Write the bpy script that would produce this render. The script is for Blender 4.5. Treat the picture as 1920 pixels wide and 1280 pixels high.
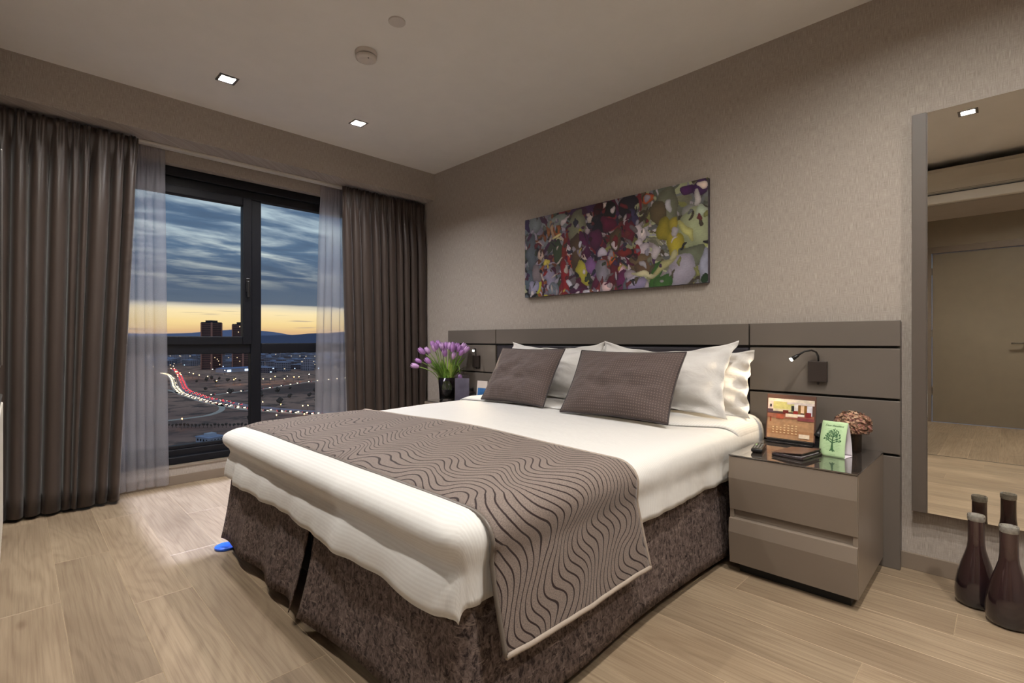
import bpy, bmesh, math, random
import numpy as np
from mathutils import Vector, Matrix, noise as mnoise

for o in list(bpy.data.objects):
    bpy.data.objects.remove(o)
SC = bpy.context.scene
COL = SC.collection
PI = math.pi
random.seed(7)

# ------------------------------------------------------------------ camera
cd = bpy.data.cameras.new('camera')
cam = bpy.data.objects.new('camera', cd)
COL.objects.link(cam)
cam.location = (0, 0, 1.05)
cam.rotation_euler = (PI / 2, 0, math.radians(44.92))
cd.sensor_width = 36.0
cd.lens = 36.0 * 927.5 / 1920
cd.shift_y = -1.3 / 1920
cd.clip_start = 0.02
cd.clip_end = 60000
SC.camera = cam

# ------------------------------------------------------------------ colour management
SC.view_settings.view_transform = 'Standard'
SC.view_settings.look = 'None'
SC.view_settings.exposure = 0.36
SC.view_settings.gamma = 1.0
SC.view_settings.use_curve_mapping = False
SC.cycles.use_denoising = True
SC.cycles.use_adaptive_sampling = True
SC.cycles.adaptive_threshold = 0.03
SC.cycles.max_bounces = 7
SC.cycles.diffuse_bounces = 4
SC.cycles.transparent_max_bounces = 16
SC.cycles.sample_clamp_indirect = 4.0
SC.cycles.caustics_refractive = False
SC.cycles.blur_glossy = 0.5


# ------------------------------------------------------------------ node helpers
def lin(r, g, b):
    def f(c):
        c = c / 255.0
        return c / 12.92 if c <= 0.04045 else ((c + 0.055) / 1.055) ** 2.4
    return (f(r), f(g), f(b), 1.0)


class NT:
    def __init__(self, tree):
        self.t = tree
        self.n = tree.nodes
        self.l = tree.links

    def node(self, typ, **kw):
        nd = self.n.new(typ)
        for k, v in kw.items():
            setattr(nd, k, v)
        return nd

    def put(self, sock, val):
        if isinstance(val, bpy.types.NodeSocket):
            self.l.new(val, sock)
        elif val is not None:
            if isinstance(val, tuple) and sock.type == 'VECTOR':
                val = val[:3]
            sock.default_value = val

    def math(self, op, a, b=None, c=None):
        nd = self.node('ShaderNodeMath', operation=op)
        self.put(nd.inputs[0], a)
        if b is not None:
            self.put(nd.inputs[1], b)
        if c is not None:
            self.put(nd.inputs[2], c)
        return nd.outputs[0]

    def vmath(self, op, a, b=None):
        nd = self.node('ShaderNodeVectorMath', operation=op)
        self.put(nd.inputs[0], a)
        if b is not None:
            self.put(nd.inputs[1], b)
        return nd.outputs['Value'] if op in ('DOT_PRODUCT', 'LENGTH') else nd.outputs[0]

    def noise(self, vec, scale, detail=2.0, rough=0.5, dist=0.0):
        nd = self.node('ShaderNodeTexNoise')
        self.put(nd.inputs['Vector'], vec)
        nd.inputs['Scale'].default_value = scale
        nd.inputs['Detail'].default_value = detail
        nd.inputs['Roughness'].default_value = rough
        nd.inputs['Distortion'].default_value = dist
        return nd.outputs['Fac']

    def voronoi(self, vec, scale, feature='F1', out='Distance'):
        nd = self.node('ShaderNodeTexVoronoi', feature=feature)
        self.put(nd.inputs['Vector'], vec)
        nd.inputs['Scale'].default_value = scale
        return nd.outputs[out]

    def ramp(self, fac, stops, interp='LINEAR'):
        nd = self.node('ShaderNodeValToRGB')
        nd.color_ramp.interpolation = interp
        e = nd.color_ramp.elements
        while len(e) < len(stops):
            e.new(0.5)
        for i, (p, c) in enumerate(stops):
            e[i].position = p
            e[i].color = c if len(c) == 4 else (*c, 1)
        self.put(nd.inputs[0], fac)
        return nd.outputs[0]

    def mix(self, fac, a, b, blend='MIX'):
        nd = self.node('ShaderNodeMix', data_type='RGBA', blend_type=blend)
        self.put(nd.inputs[0], fac)
        self.put(nd.inputs[6], a)
        self.put(nd.inputs[7], b)
        return nd.outputs[2]

    def mapping(self, vec, scale=(1, 1, 1), loc=(0, 0, 0), rot=(0, 0, 0)):
        nd = self.node('ShaderNodeMapping')
        self.put(nd.inputs['Vector'], vec)
        nd.inputs['Scale'].default_value = scale
        nd.inputs['Location'].default_value = loc
        nd.inputs['Rotation'].default_value = rot
        return nd.outputs[0]

    def sep(self, vec):
        nd = self.node('ShaderNodeSeparateXYZ')
        self.put(nd.inputs[0], vec)
        return nd.outputs

    def comb(self, x, y, z):
        nd = self.node('ShaderNodeCombineXYZ')
        for i, v in enumerate((x, y, z)):
            self.put(nd.inputs[i], v)
        return nd.outputs[0]

    def maprange(self, v, a, b, c=0.0, d=1.0, smooth=False):
        nd = self.node('ShaderNodeMapRange')
        if smooth:
            nd.interpolation_type = 'SMOOTHSTEP'
        self.put(nd.inputs[0], v)
        for i, q in enumerate((a, b, c, d)):
            nd.inputs[i + 1].default_value = q
        return nd.outputs[0]

    def bump(self, h, strength, dist=0.01):
        nd = self.node('ShaderNodeBump')
        nd.inputs['Strength'].default_value = strength
        nd.inputs['Distance'].default_value = dist
        self.put(nd.inputs['Height'], h)
        return nd.outputs[0]


MATS = {}


def new_mat(name):
    m = bpy.data.materials.new(name)
    m.use_nodes = True
    t = NT(m.node_tree)
    t.n.clear()
    out = t.node('ShaderNodeOutputMaterial')
    MATS[name] = m
    return m, t, out


def principled(t, out, color, rough=0.5, metal=0.0, spec=0.5, normal=None, **kw):
    b = t.node('ShaderNodeBsdfPrincipled')
    t.put(b.inputs['Base Color'], color)
    t.put(b.inputs['Roughness'], rough)
    t.put(b.inputs['Metallic'], metal)
    t.put(b.inputs['Specular IOR Level'], spec)
    if normal is not None:
        t.l.new(normal, b.inputs['Normal'])
    for k, v in kw.items():
        t.put(b.inputs[k], v)
    t.l.new(b.outputs[0], out.inputs[0])
    return b


def simple(name, rgb, rough=0.5, metal=0.0, spec=0.5, var=0.06, scale=8.0, bump=0.0, bscale=200.0, **kw):
    """plain procedural material: a slight noise variation on colour, optional fine relief"""
    m, t, out = new_mat(name)
    co = t.node('ShaderNodeTexCoord').outputs['Object']
    c = lin(*rgb)
    n = t.noise(co, scale, 3)
    lo = tuple(v * (1 - var) for v in c[:3]) + (1,)
    hi = tuple(min(1, v * (1 + var)) for v in c[:3]) + (1,)
    col = t.ramp(n, [(0.3, lo), (0.7, hi)])
    nr = None
    if bump:
        nr = t.bump(t.noise(co, bscale, 2), bump, 0.002)
    principled(t, out, col, rough, metal, spec, nr, **kw)
    return m


def emissive(name, rgb, strength):
    m, t, out = new_mat(name)
    co = t.node('ShaderNodeTexCoord').outputs['Object']
    n = t.noise(co, 3.0, 1)
    c = lin(*rgb)
    col = t.ramp(n, [(0.0, tuple(v * .95 for v in c[:3]) + (1,)), (1.0, c)])
    e = t.node('ShaderNodeEmission')
    t.put(e.inputs[0], col)
    e.inputs[1].default_value = strength
    t.l.new(e.outputs[0], out.inputs[0])
    return m


# ------------------------------------------------------------------ world: dusk sky
w = bpy.data.worlds.new('dusk_sky')
SC.world = w
w.use_nodes = True
t = NT(w.node_tree)
t.n.clear()
wo = t.node('ShaderNodeOutputWorld')
d = t.node('ShaderNodeTexCoord').outputs['Generated']
dx, dy, dz = t.sep(d)
# planar cloud coordinates: direction projected on a flat cloud deck
dzc = t.math('ADD', t.math('MAXIMUM', dz, 0.0), 0.10)
deck = t.comb(t.math('DIVIDE', dx, dzc), t.math('DIVIDE', dy, dzc), 0.0)
# wind streaks run a little across the view
deck_r = t.mapping(deck, scale=(2.5, 1.15, 1.0), rot=(0, 0, math.radians(-38)))
n1 = t.noise(deck_r, 1.3, 6, 0.58, 0.35)
n2 = t.noise(deck_r, 0.45, 3, 0.5, 0.2)
az_n = t.noise(t.mapping(d, scale=(2.0, 2.0, 30.0)), 1.6, 4, 0.55, 0.2)
elev = t.math('ADD', dz, t.math('MULTIPLY', t.math('SUBTRACT', az_n, 0.5), 0.016))
low_w = t.ramp(elev, [(0.0, (.13, .13, .17)), (0.006, (.42, .30, .24)), (0.016, (.60, .37, .18)), (0.030, (.76, .55, .24)),
                      (0.052, (.80, .64, .36)), (0.061, (.60, .53, .40)), (0.066, (.090, .115, .15)), (0.11, (.065, .095, .145)),
                      (0.16, (.085, .135, .205)), (0.24, (.065, .11, .18)), (0.45, (.06, .105, .18)), (1.0, (.05, .09, .17))])
low_e = t.ramp(elev, [(0.0, (.11, .12, .16)), (0.04, (.15, .16, .21)), (0.08, (.085, .11, .16)), (0.2, (.07, .12, .19)), (1.0, (.05, .09, .17))])
sunset = t.maprange(t.vmath('DOT_PRODUCT', d, (-0.93, 0.36, 0.0)), 0.0, 0.75)
base = t.mix(sunset, low_e, low_w)
wisp = t.maprange(n1, 0.44, 0.70, 0.0, 1.0, True)
wisp = t.math('MULTIPLY', wisp, t.maprange(n2, 0.30, 0.50))
wisp = t.math('MULTIPLY', wisp, t.maprange(elev, 0.085, 0.15))
wcol = t.mix(t.maprange(elev, 0.10, 0.20), (.66, .66, .54, 1), (.44, .53, .56, 1))
sky = t.mix(wisp, base, wcol)
dark = t.math('MULTIPLY', t.maprange(n1, 0.46, 0.30), t.maprange(elev, 0.07, 0.10))
sky = t.mix(t.math('MULTIPLY', dark, 0.55), sky, (.045, .065, .10, 1))
# thin dark cloud bars inside the yellow band
bars = t.noise(t.mapping(d, scale=(3.0, 3.0, 90.0)), 2.2, 3, 0.5, 0.1)
bars = t.math('MULTIPLY', t.maprange(bars, 0.60, 0.68), t.math('MULTIPLY', t.maprange(elev, 0.012, 0.02), t.maprange(elev, 0.058, 0.05)))
sky = t.mix(t.math('MULTIPLY', bars, 0.75), sky, (.24, .20, .20, 1))
bg = t.node('ShaderNodeBackground')
t.put(bg.inputs[0], sky)
bg.inputs[1].default_value = 1.08
t.l.new(bg.outputs[0], wo.inputs[0])

# ------------------------------------------------------------------ light levels of the room's lamps (used in the lamp builders below)
WARM = (1.0, 0.96, 0.90)
COOL = (0.58, 0.68, 1.0)
NEUTRAL = (0.98, 0.97, 1.0)
DOWNLIGHT_W = 25.0
BEAM_W = 520.0
READING_W = 0.6

# ================================================================== mesh helpers


class MB:
    """collects geometry for ONE mesh object"""

    def __init__(self):
        self.v = []
        self.f = []
        self.uv = {}

    def add(self, verts, faces):
        o = len(self.v)
        self.v += [tuple(p) for p in verts]
        self.f += [tuple(i + o for i in q) for q in faces]
        return self

    def box(self, x0, x1, y0, y1, z0, z1):
        V = [(x0, y0, z0), (x1, y0, z0), (x1, y1, z0), (x0, y1, z0), (x0, y0, z1), (x1, y0, z1), (x1, y1, z1), (x0, y1, z1)]
        F = [(0, 3, 2, 1), (4, 5, 6, 7), (0, 1, 5, 4), (1, 2, 6, 5), (2, 3, 7, 6), (3, 0, 4, 7)]
        return self.add(V, F)

    def cbox(self, x0, x1, y0, y1, z0, z1, b=0.003, seg=2):
        """box with rounded edges"""
        bm = bmesh.new()
        bmesh.ops.create_cube(bm, size=1)
        for v in bm.verts:
            v.co = ((x0 + x1) / 2 + v.co.x * (x1 - x0), (y0 + y1) / 2 + v.co.y * (y1 - y0), (z0 + z1) / 2 + v.co.z * (z1 - z0))
        bmesh.ops.bevel(bm, geom=bm.edges[:], offset=b, segments=seg, affect='EDGES', profile=0.5)
        bm.verts.index_update()
        self.add([v.co.copy() for v in bm.verts], [[v.index for v in f.verts] for f in bm.faces])
        bm.free()
        return self

    def lathe(self, prof, seg=32, c=(0, 0, 0), cap0=True, cap1=True):
        V, F = [], []
        n = len(prof)
        for r, z in prof:
            for i in range(seg):
                a = 2 * PI * i / seg
                V.append((c[0] + r * math.cos(a), c[1] + r * math.sin(a), c[2] + z))
        for j in range(n - 1):
            for i in range(seg):
                k = (i + 1) % seg
                F.append((j * seg + i, j * seg + k, (j + 1) * seg + k, (j + 1) * seg + i))
        if cap0:
            F.append(tuple(range(seg - 1, -1, -1)))
        if cap1:
            F.append(tuple((n - 1) * seg + i for i in range(seg)))
        return self.add(V, F)

    def tube(self, pts, r, seg=8, caps=True):
        pts = [Vector(p) for p in pts]
        n = len(pts)
        rs = r if isinstance(r, (list, tuple)) else [r] * n
        V, F = [], []
        up = Vector((0, 0, 1))
        prev = None
        for i, p in enumerate(pts):
            tg = (pts[min(i + 1, n - 1)] - pts[max(i - 1, 0)]).normalized()
            if prev is None:
                a = tg.cross(up)
                if a.length < 1e-3:
                    a = tg.cross(Vector((1, 0, 0)))
                a.normalize()
            else:
                a = (prev - tg * prev.dot(tg)).normalized()
            prev = a
            b = tg.cross(a)
            for k in range(seg):
                q = 2 * PI * k / seg
                V.append(p + (a * math.cos(q) + b * math.sin(q)) * rs[i])
        for i in range(n - 1):
            for k in range(seg):
                m = (k + 1) % seg
                F.append((i * seg + k, i * seg + m, (i + 1) * seg + m, (i + 1) * seg + k))
        if caps:
            F.append(tuple(range(seg - 1, -1, -1)))
            F.append(tuple((n - 1) * seg + k for k in range(seg)))
        return self.add(V, F)

    def grid(self, fn, nu, nv, closed_u=False):
        """fn(i,j)->point ; optional uv from fn(i,j)->(point,(u,v))"""
        o = len(self.v)
        for j in range(nv + 1):
            for i in range(nu + (0 if closed_u else 1)):
                p = fn(i, j)
                if isinstance(p[0], (tuple, list, Vector)):
                    self.uv[len(self.v)] = p[1]
                    p = p[0]
                self.v.append(tuple(p))
        wid = nu + (0 if closed_u else 1)
        for j in range(nv):
            for i in range(nu):
                k = (i + 1) % wid
                self.f.append((o + j * wid + i, o + j * wid + k, o + (j + 1) * wid + k, o + (j + 1) * wid + i))
        return self

    def mesh(self, name, mat, smooth=False, origin=(0, 0, 0)):
        me = bpy.data.meshes.new(name)
        V = [(a - origin[0], b - origin[1], c - origin[2]) for a, b, c in self.v]
        me.from_pydata(V, [], self.f)
        if self.uv:
            lay = me.uv_layers.new(name='UVMap')
            for lp in me.loops:
                lay.data[lp.index].uv = self.uv.get(lp.vertex_index, (0, 0))
        if mat:
            me.materials.append(mat)
        if smooth:
            me.polygons.foreach_set('use_smooth', [True] * len(me.polygons))
        me.validate()
        me.update()
        return me

    def build(self, name, mat, parent=None, origin=(0, 0, 0), smooth=False, world=False):
        """one mesh object. With a parent: vertices are local to it (or world coordinates if world=True)."""
        if parent is not None:
            org = tuple(abs_loc(parent)) if world else (0, 0, 0)
            me = self.mesh(name, mat, smooth, org)
            ob = bpy.data.objects.new(name, me)
            COL.objects.link(ob)
            ob.parent = parent
            return ob
        me = self.mesh(name, mat, smooth, origin)
        ob = bpy.data.objects.new(name, me)
        COL.objects.link(ob)
        ob.location = origin
        return ob


def abs_loc(o):
    l = Vector(o.location)
    while o.parent:
        o = o.parent
        l += Vector(o.location)
    return l


def tag(o, label=None, cat=None, group=None, kind=None):
    if label:
        o['label'] = label
    if cat:
        o['category'] = cat
    if group:
        o['group'] = group
    if kind:
        o['kind'] = kind
    return o


def thing(name, label, cat, loc=(0, 0, 0), rotz=0.0, group=None):
    o = bpy.data.objects.new(name, None)
    o.empty_display_size = 0.05
    COL.objects.link(o)
    o.location = loc
    o.rotation_euler = (0, 0, rotz)
    return tag(o, label, cat, group)


def copy_tree(o, parent=None):
    c = o.copy()
    COL.objects.link(c)
    c.parent = parent
    for ch in list(o.children):
        copy_tree(ch, c)
    return c


def auto_smooth(ob, angle=40):
    me = ob.data
    me.polygons.foreach_set('use_smooth', [True] * len(me.polygons))
    bm = bmesh.new()
    bm.from_mesh(me)
    lim = math.radians(angle)
    for e in bm.edges:
        if len(e.link_faces) == 2 and e.calc_face_angle(0) > lim:
            e.smooth = False
    bm.to_mesh(me)
    bm.free()
    return ob


def fbm(x, y, z=0.0):
    return mnoise.noise(Vector((x, y, z)))


def solidify(ob, th, offset=0.0):
    m = ob.modifiers.new('thickness', 'SOLIDIFY')
    m.thickness = th
    m.offset = offset
    return ob


# ================================================================== materials
def make_wallpaper():
    m, t, out = new_mat('linen_wallpaper')
    co = t.node('ShaderNodeTexCoord').outputs['Object']
    x, y, z = t.sep(co)
    s = t.math('ADD', x, y)
    p = t.comb(s, z, 0.0)
    # patches of horizontal and vertical threads
    patch = t.noise(t.mapping(p, scale=(1.0, 0.6, 1)), 34.0, 1, 0.5)
    vert = t.noise(t.mapping(p, scale=(520, 22, 1)), 1.0, 2, 0.6)
    horz = t.noise(t.mapping(p, scale=(30, 480, 1)), 1.0, 2, 0.6)
    sel = t.maprange(patch, 0.44, 0.56)
    h = t.math('ADD', t.math('MULTIPLY', vert, t.math('ADD', t.math('MULTIPLY', sel, 0.30), 0.52)),
               t.math('MULTIPLY', horz, t.math('SUBTRACT', 0.48, t.math('MULTIPLY', sel, 0.30))))
    f = t.maprange(h, 0.32, 0.68)
    col = t.ramp(f, [(0.0, lin(140, 130, 121)), (0.5, lin(160, 150, 141)), (1.0, lin(180, 170, 161))])
    principled(t, out, col, 0.75, 0, 0.3, t.bump(h, 0.22, 0.002))
    return m


def make_oak():
    m, t, out = new_mat('oak_plank')
    co = t.node('ShaderNodeTexCoord').outputs['Object']
    rnd = t.node('ShaderNodeObjectInfo').outputs['Random']
    off = t.math('MULTIPLY', rnd, 37.0)
    p = t.vmath('ADD', co, t.comb(off, t.math('MULTIPLY', rnd, 11.0), off))
    warp = t.noise(t.mapping(p, scale=(0.55, 3.4, 1)), 1.5, 2.0, 0.42, 0.25)
    px_, py_, pz_ = t.sep(p)
    rings = t.math('ADD', t.math('MULTIPLY', py_, 9.0), t.math('MULTIPLY', warp, 9.0))
    rr = t.math('SINE', t.math('MULTIPLY', rings, 9.5))
    grain = t.noise(t.mapping(p, scale=(3.0, 120.0, 1)), 1.0, 3, 0.6)
    big = t.noise(t.mapping(p, scale=(0.9, 3.0, 1)), 1.5, 2)
    base = t.ramp(big, [(0.25, lin(130, 112, 91)), (0.75, lin(160, 141, 117))])
    f = t.math('ADD', t.math('MULTIPLY', t.maprange(rr, -0.2, 1.0), 0.26), t.math('MULTIPLY', t.maprange(grain, 0.42, 0.75), 0.6))
    col = t.mix(t.math('MULTIPLY', f, 0.75), base, lin(98, 78, 60))
    tone = t.math('ADD', t.math('MULTIPLY', rnd, 0.24), 0.88)
    col = t.mix(1.0, col, t.comb(tone, tone, tone), 'MULTIPLY')
    knot = t.voronoi(t.mapping(p, scale=(1.5, 4.5, 1)), 0.9)
    col = t.mix(t.math('MULTIPLY', t.maprange(knot, 0.075, 0.02), 0.55), col, lin(88, 64, 46))
    principled(t, out, col, t.math('ADD', 0.36, t.math('MULTIPLY', grain, 0.12)), 0, 0.35, t.bump(grain, 0.06, 0.002))
    return m


def make_runner():
    m, t, out = new_mat('wavy_line_throw')
    uv = t.node('ShaderNodeUVMap').outputs[0]
    u, v, _ = t.sep(uv)
    n = t.noise(uv, 2.6, 1.5, 0.4)
    n2 = t.noise(uv, 6.5, 1, 0.4)
    ph = t.math('ADD', t.math('MULTIPLY', u, 25.0), t.math('MULTIPLY', n, 7.0))
    ph = t.math('ADD', ph, t.math('MULTIPLY', v, 10.0))
    wv = t.math('MULTIPLY', t.math('SINE', ph), 0.036)
    q = t.math('ADD', v, wv)
    q = t.math('ADD', q, t.math('MULTIPLY', n, 0.26))
    q = t.math('ADD', q, t.math('MULTIPLY', n2, 0.045))
    fr = t.math('FRACT', t.math('DIVIDE', q, 0.029))
    dd = t.math('ABSOLUTE', t.math('SUBTRACT', fr, 0.5))
    line = t.maprange(dd, 0.115, 0.07)
    weave = t.noise(t.mapping(uv, scale=(500, 160, 1)), 1.0, 2, 0.6)
    base = t.ramp(weave, [(0.25, lin(88, 77, 71)), (0.8, lin(134, 120, 112))])
    col = t.mix(line, base, lin(34, 18, 17))
    hh = t.math('SUBTRACT', t.math('MULTIPLY', weave, 0.15), line)
    principled(t, out, col, 0.72, 0, 0.3, t.bump(hh, 0.5, 0.003), **{'Sheen Weight': 0.15, 'Sheen Roughness': 0.4})
    return m


def make_jacquard():
    m, t, out = new_mat('mottled_jacquard')
    co = t.node('ShaderNodeTexCoord').outputs['Object']
    x, y, z = t.sep(co)
    p = t.comb(t.math('ADD', x, y), t.math('SUBTRACT', x, y), z)
    a = t.noise(p, 46.0, 5, 0.7, 0.9)
    b = t.noise(t.mapping(p, scale=(14, 14, 90)), 1.2, 3, 0.6, 1.2)
    c = t.noise(p, 7.0, 2)
    col = t.ramp(a, [(0.38, lin(36, 27, 27)), (0.47, lin(80, 68, 64)), (0.60, lin(112, 98, 92)), (0.75, lin(134, 120, 113))])
    col = t.mix(t.math('MULTIPLY', t.maprange(b, 0.60, 0.66), 0.5), col, lin(150, 134, 124))
    col = t.mix(t.math('MULTIPLY', t.maprange(c, 0.35, 0.7), 0.25), col, lin(60, 46, 44))
    principled(t, out, col, 0.8, 0, 0.25, t.bump(a, 0.6, 0.004))
    return m


def make_duvet():
    m, t, out = new_mat('white_satin_stripe_cotton')
    uv = t.node('ShaderNodeUVMap').outputs[0]
    u, v, _ = t.sep(uv)
    st = t.math('SINE', t.math('MULTIPLY', v, 2 * PI / 0.011))
    n = t.noise(uv, 7.0, 3, 0.55)
    col = t.mix(t.maprange(st, -0.2, 0.2), lin(200, 197, 193), lin(205, 203, 199))
    h = t.math('ADD', t.math('MULTIPLY', st, 0.003), n)
    principled(t, out, col, 0.58, 0, 0.3, t.bump(h, 0.35, 0.02), **{'Sheen Weight': 0.1})
    return m


def make_cotton(name, rgb, bump=0.25, scale=9.0):
    m, t, out = new_mat(name)
    co = t.node('ShaderNodeTexCoord').outputs['Object']
    n = t.noise(co, scale, 4, 0.6, 0.6)
    fine = t.noise(co, 700, 1)
    c = lin(*rgb)
    col = t.ramp(n, [(0.3, tuple(v * .95 for v in c[:3]) + (1,)), (0.7, c)])
    h = t.math('ADD', n, t.math('MULTIPLY', fine, 0.04))
    principled(t, out, col, 0.7, 0, 0.25, t.bump(h, bump, 0.02), **{'Sheen Weight': 0.1})
    return m


def make_cushion():
    m, t, out = new_mat('dotted_brown_weave')
    uv = t.node('ShaderNodeUVMap').outputs[0]
    g = t.mapping(uv, scale=(72, 72, 1))
    x, y, _ = t.sep(g)
    fx = t.math('ABSOLUTE', t.math('SUBTRACT', t.math('FRACT', x), 0.5))
    fy = t.math('ABSOLUTE', t.math('SUBTRACT', t.math('FRACT', y), 0.5))
    r = t.math('SQRT', t.math('ADD', t.math('MULTIPLY', fx, fx), t.math('MULTIPLY', fy, fy)))
    dot = t.maprange(r, 0.28, 0.16)
    weave = t.noise(uv, 260, 2, 0.6)
    base = t.ramp(weave, [(0.3, lin(62, 51, 49)), (0.75, lin(90, 76, 71))])
    col = t.mix(t.math('MULTIPLY', dot, 0.38), base, lin(134, 117, 108))
    principled(t, out, col, 0.75, 0, 0.3, t.bump(dot, 0.3, 0.002), **{'Sheen Weight': 0.1})
    return m


def make_sheer():
    m, t, out = new_mat('sheer_voile')
    uv = t.node('ShaderNodeUVMap').outputs[0]
    weave = t.noise(t.mapping(uv, scale=(300, 300, 1)), 1.0, 2)
    d_ = t.node('ShaderNodeBsdfDiffuse')
    d_.inputs[0].default_value = lin(205, 200, 205)
    tl = t.node('ShaderNodeBsdfTranslucent')
    tl.inputs[0].default_value = lin(215, 212, 220)
    tr = t.node('ShaderNodeBsdfTransparent')
    m1 = t.node('ShaderNodeMixShader')
    m1.inputs[0].default_value = 0.55
    t.l.new(d_.outputs[0], m1.inputs[1])
    t.l.new(tl.outputs[0], m1.inputs[2])
    m2 = t.node('ShaderNodeMixShader')
    t.put(m2.inputs[0], t.maprange(weave, 0.3, 0.7, 0.34, 0.52))
    t.l.new(tr.outputs[0], m2.inputs[1])
    t.l.new(m1.outputs[0], m2.inputs[2])
    t.l.new(m2.outputs[0], out.inputs[0])
    return m


def make_thin_glass(name, tint=(255, 255, 255), refl=1.0, rough=0.0):
    """thin pane: see-through with Fresnel reflection"""
    m, t, out = new_mat(name)
    tr = t.node('ShaderNodeBsdfTransparent')
    tr.inputs[0].default_value = lin(*tint)
    gl = t.node('ShaderNodeBsdfGlossy')
    gl.inputs['Roughness'].default_value = rough
    fr = t.node('ShaderNodeFresnel')
    fr.inputs[0].default_value = 1.5
    mx = t.node('ShaderNodeMixShader')
    co = t.node('ShaderNodeTexCoord').outputs['Object']
    k = t.maprange(t.noise(co, 2.0, 1), 0, 1, 0.97 * refl, refl)
    t.put(mx.inputs[0], t.math('MULTIPLY', fr.outputs[0], k))
    t.l.new(tr.outputs[0], mx.inputs[1])
    t.l.new(gl.outputs[0], mx.inputs[2])
    t.l.new(mx.outputs[0], out.inputs[0])
    return m


WALLPAPER = make_wallpaper()
OAK = make_oak()
RUNNER = make_runner()
JACQ = make_jacquard()
DUVET = make_duvet()
COTTON = make_cotton('white_pillow_cotton', (203, 199, 194), 0.35, 11)
CUSHION = make_cushion()
SHEER = make_sheer()
WINGLASS = make_thin_glass('window_glass', (244, 247, 250), 0.55)
CLEAR = make_thin_glass('clear_acrylic', (248, 248, 252), 1.2)
CEIL = simple('white_ceiling_paint', (232, 228, 222), 0.9, spec=0.2, var=0.015)
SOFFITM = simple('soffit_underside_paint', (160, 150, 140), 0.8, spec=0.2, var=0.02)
WHITE = simple('white_lacquer', (214, 208, 198), 0.35, var=0.03)
PLASTIC = simple('white_plastic', (200, 192, 184), 0.45, var=0.03)
TAUPE = simple('taupe_lacquer', (122, 110, 98), 0.30, spec=0.45, var=0.03, scale=3)
TAUPE_D = simple('dark_taupe_lacquer', (100, 92, 85), 0.38, spec=0.4, var=0.03, scale=3)
BASEB = simple('taupe_baseboard', (126, 112, 98), 0.45, var=0.03)
BLACKG = simple('black_groove', (14, 12, 12), 0.6, var=0.1)
LEATHER = simple('navy_black_leather', (38, 34, 40), 0.42, spec=0.4, var=0.08, scale=30, bump=0.2, bscale=350)
FRAME = simple('anthracite_window_frame', (10, 12, 20), 0.45, spec=0.3, var=0.06)
DRAPE = simple('taupe_satin_drape', (62, 52, 46), 0.42, spec=0.35, var=0.07, scale=2, bump=0.08, bscale=500, **{'Sheen Weight': 0.25, 'Sheen Roughness': 0.35})
BLACKP = simple('black_plastic', (20, 19, 20), 0.35, var=0.1)
TVM = simple('glossy_black_screen', (8, 8, 10), 0.12, var=0.1)
CHROME = simple('brushed_metal', (150, 148, 145), 0.3, metal=1.0, var=0.05)
BRONZE = simple('bronze_lamp_metal', (58, 50, 46), 0.4, metal=0.4, var=0.05)
PIPING = simple('taupe_piping_cord', (150, 137, 125), 0.6, var=0.06, scale=60)
DPIPING = simple('dark_brown_piping', (38, 26, 26), 0.6, var=0.06, scale=60)
BEDBASE = simple('dark_bed_base', (24, 22, 22), 0.8, var=0.1)
BLUEP = simple('blue_plastic_pad', (40, 96, 214), 0.4, var=0.04)
CANVAS_EDGE = simple('canvas_edge', (66, 60, 66), 0.7, var=0.5, scale=30)
MIRROR = simple('mirror_silver', (236, 234, 228), 0.0, metal=1.0, var=0.0)
GLASSTOP = simple('smoked_glass_top', (60, 54, 50), 0.04, spec=1.0, var=0.03, **{'Coat Weight': 1.0, 'Coat Roughness': 0.02, 'Coat IOR': 1.9})
DOORM = simple('taupe_door_laminate', (128, 116, 98), 0.5, var=0.03)
SEAM = simple('floor_bevel_glint', (168, 147, 120), 0.5, var=0.03)  # pale colour stands for light caught on the plank bevels
LEDM = emissive('downlight_led', (255, 250, 240), 14.0)
BULB = emissive('reading_lamp_led', (255, 240, 210), 60.0)

# ================================================================== ROOM SHELL
XW, YH, HC = -4.30, 2.92, 2.694          # window wall, headboard wall, ceiling height
YB, XR, YD, XH = -0.20, 1.60, -2.68, -0.85   # tv wall, right wall, door wall, hall side wall
ZS = 2.435                                # underside of the soffit


def struct(name, mb, mat, label, smooth=False):
    o = mb.build(name, mat, smooth=smooth)
    return tag(o, label, None, None, 'structure')


floor = struct('floor', MB().box(-4.55, XR, YD, YH, -0.06, -0.004), SEAM, 'light oak plank floor of the bedroom')
PLANKS = {}


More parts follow.
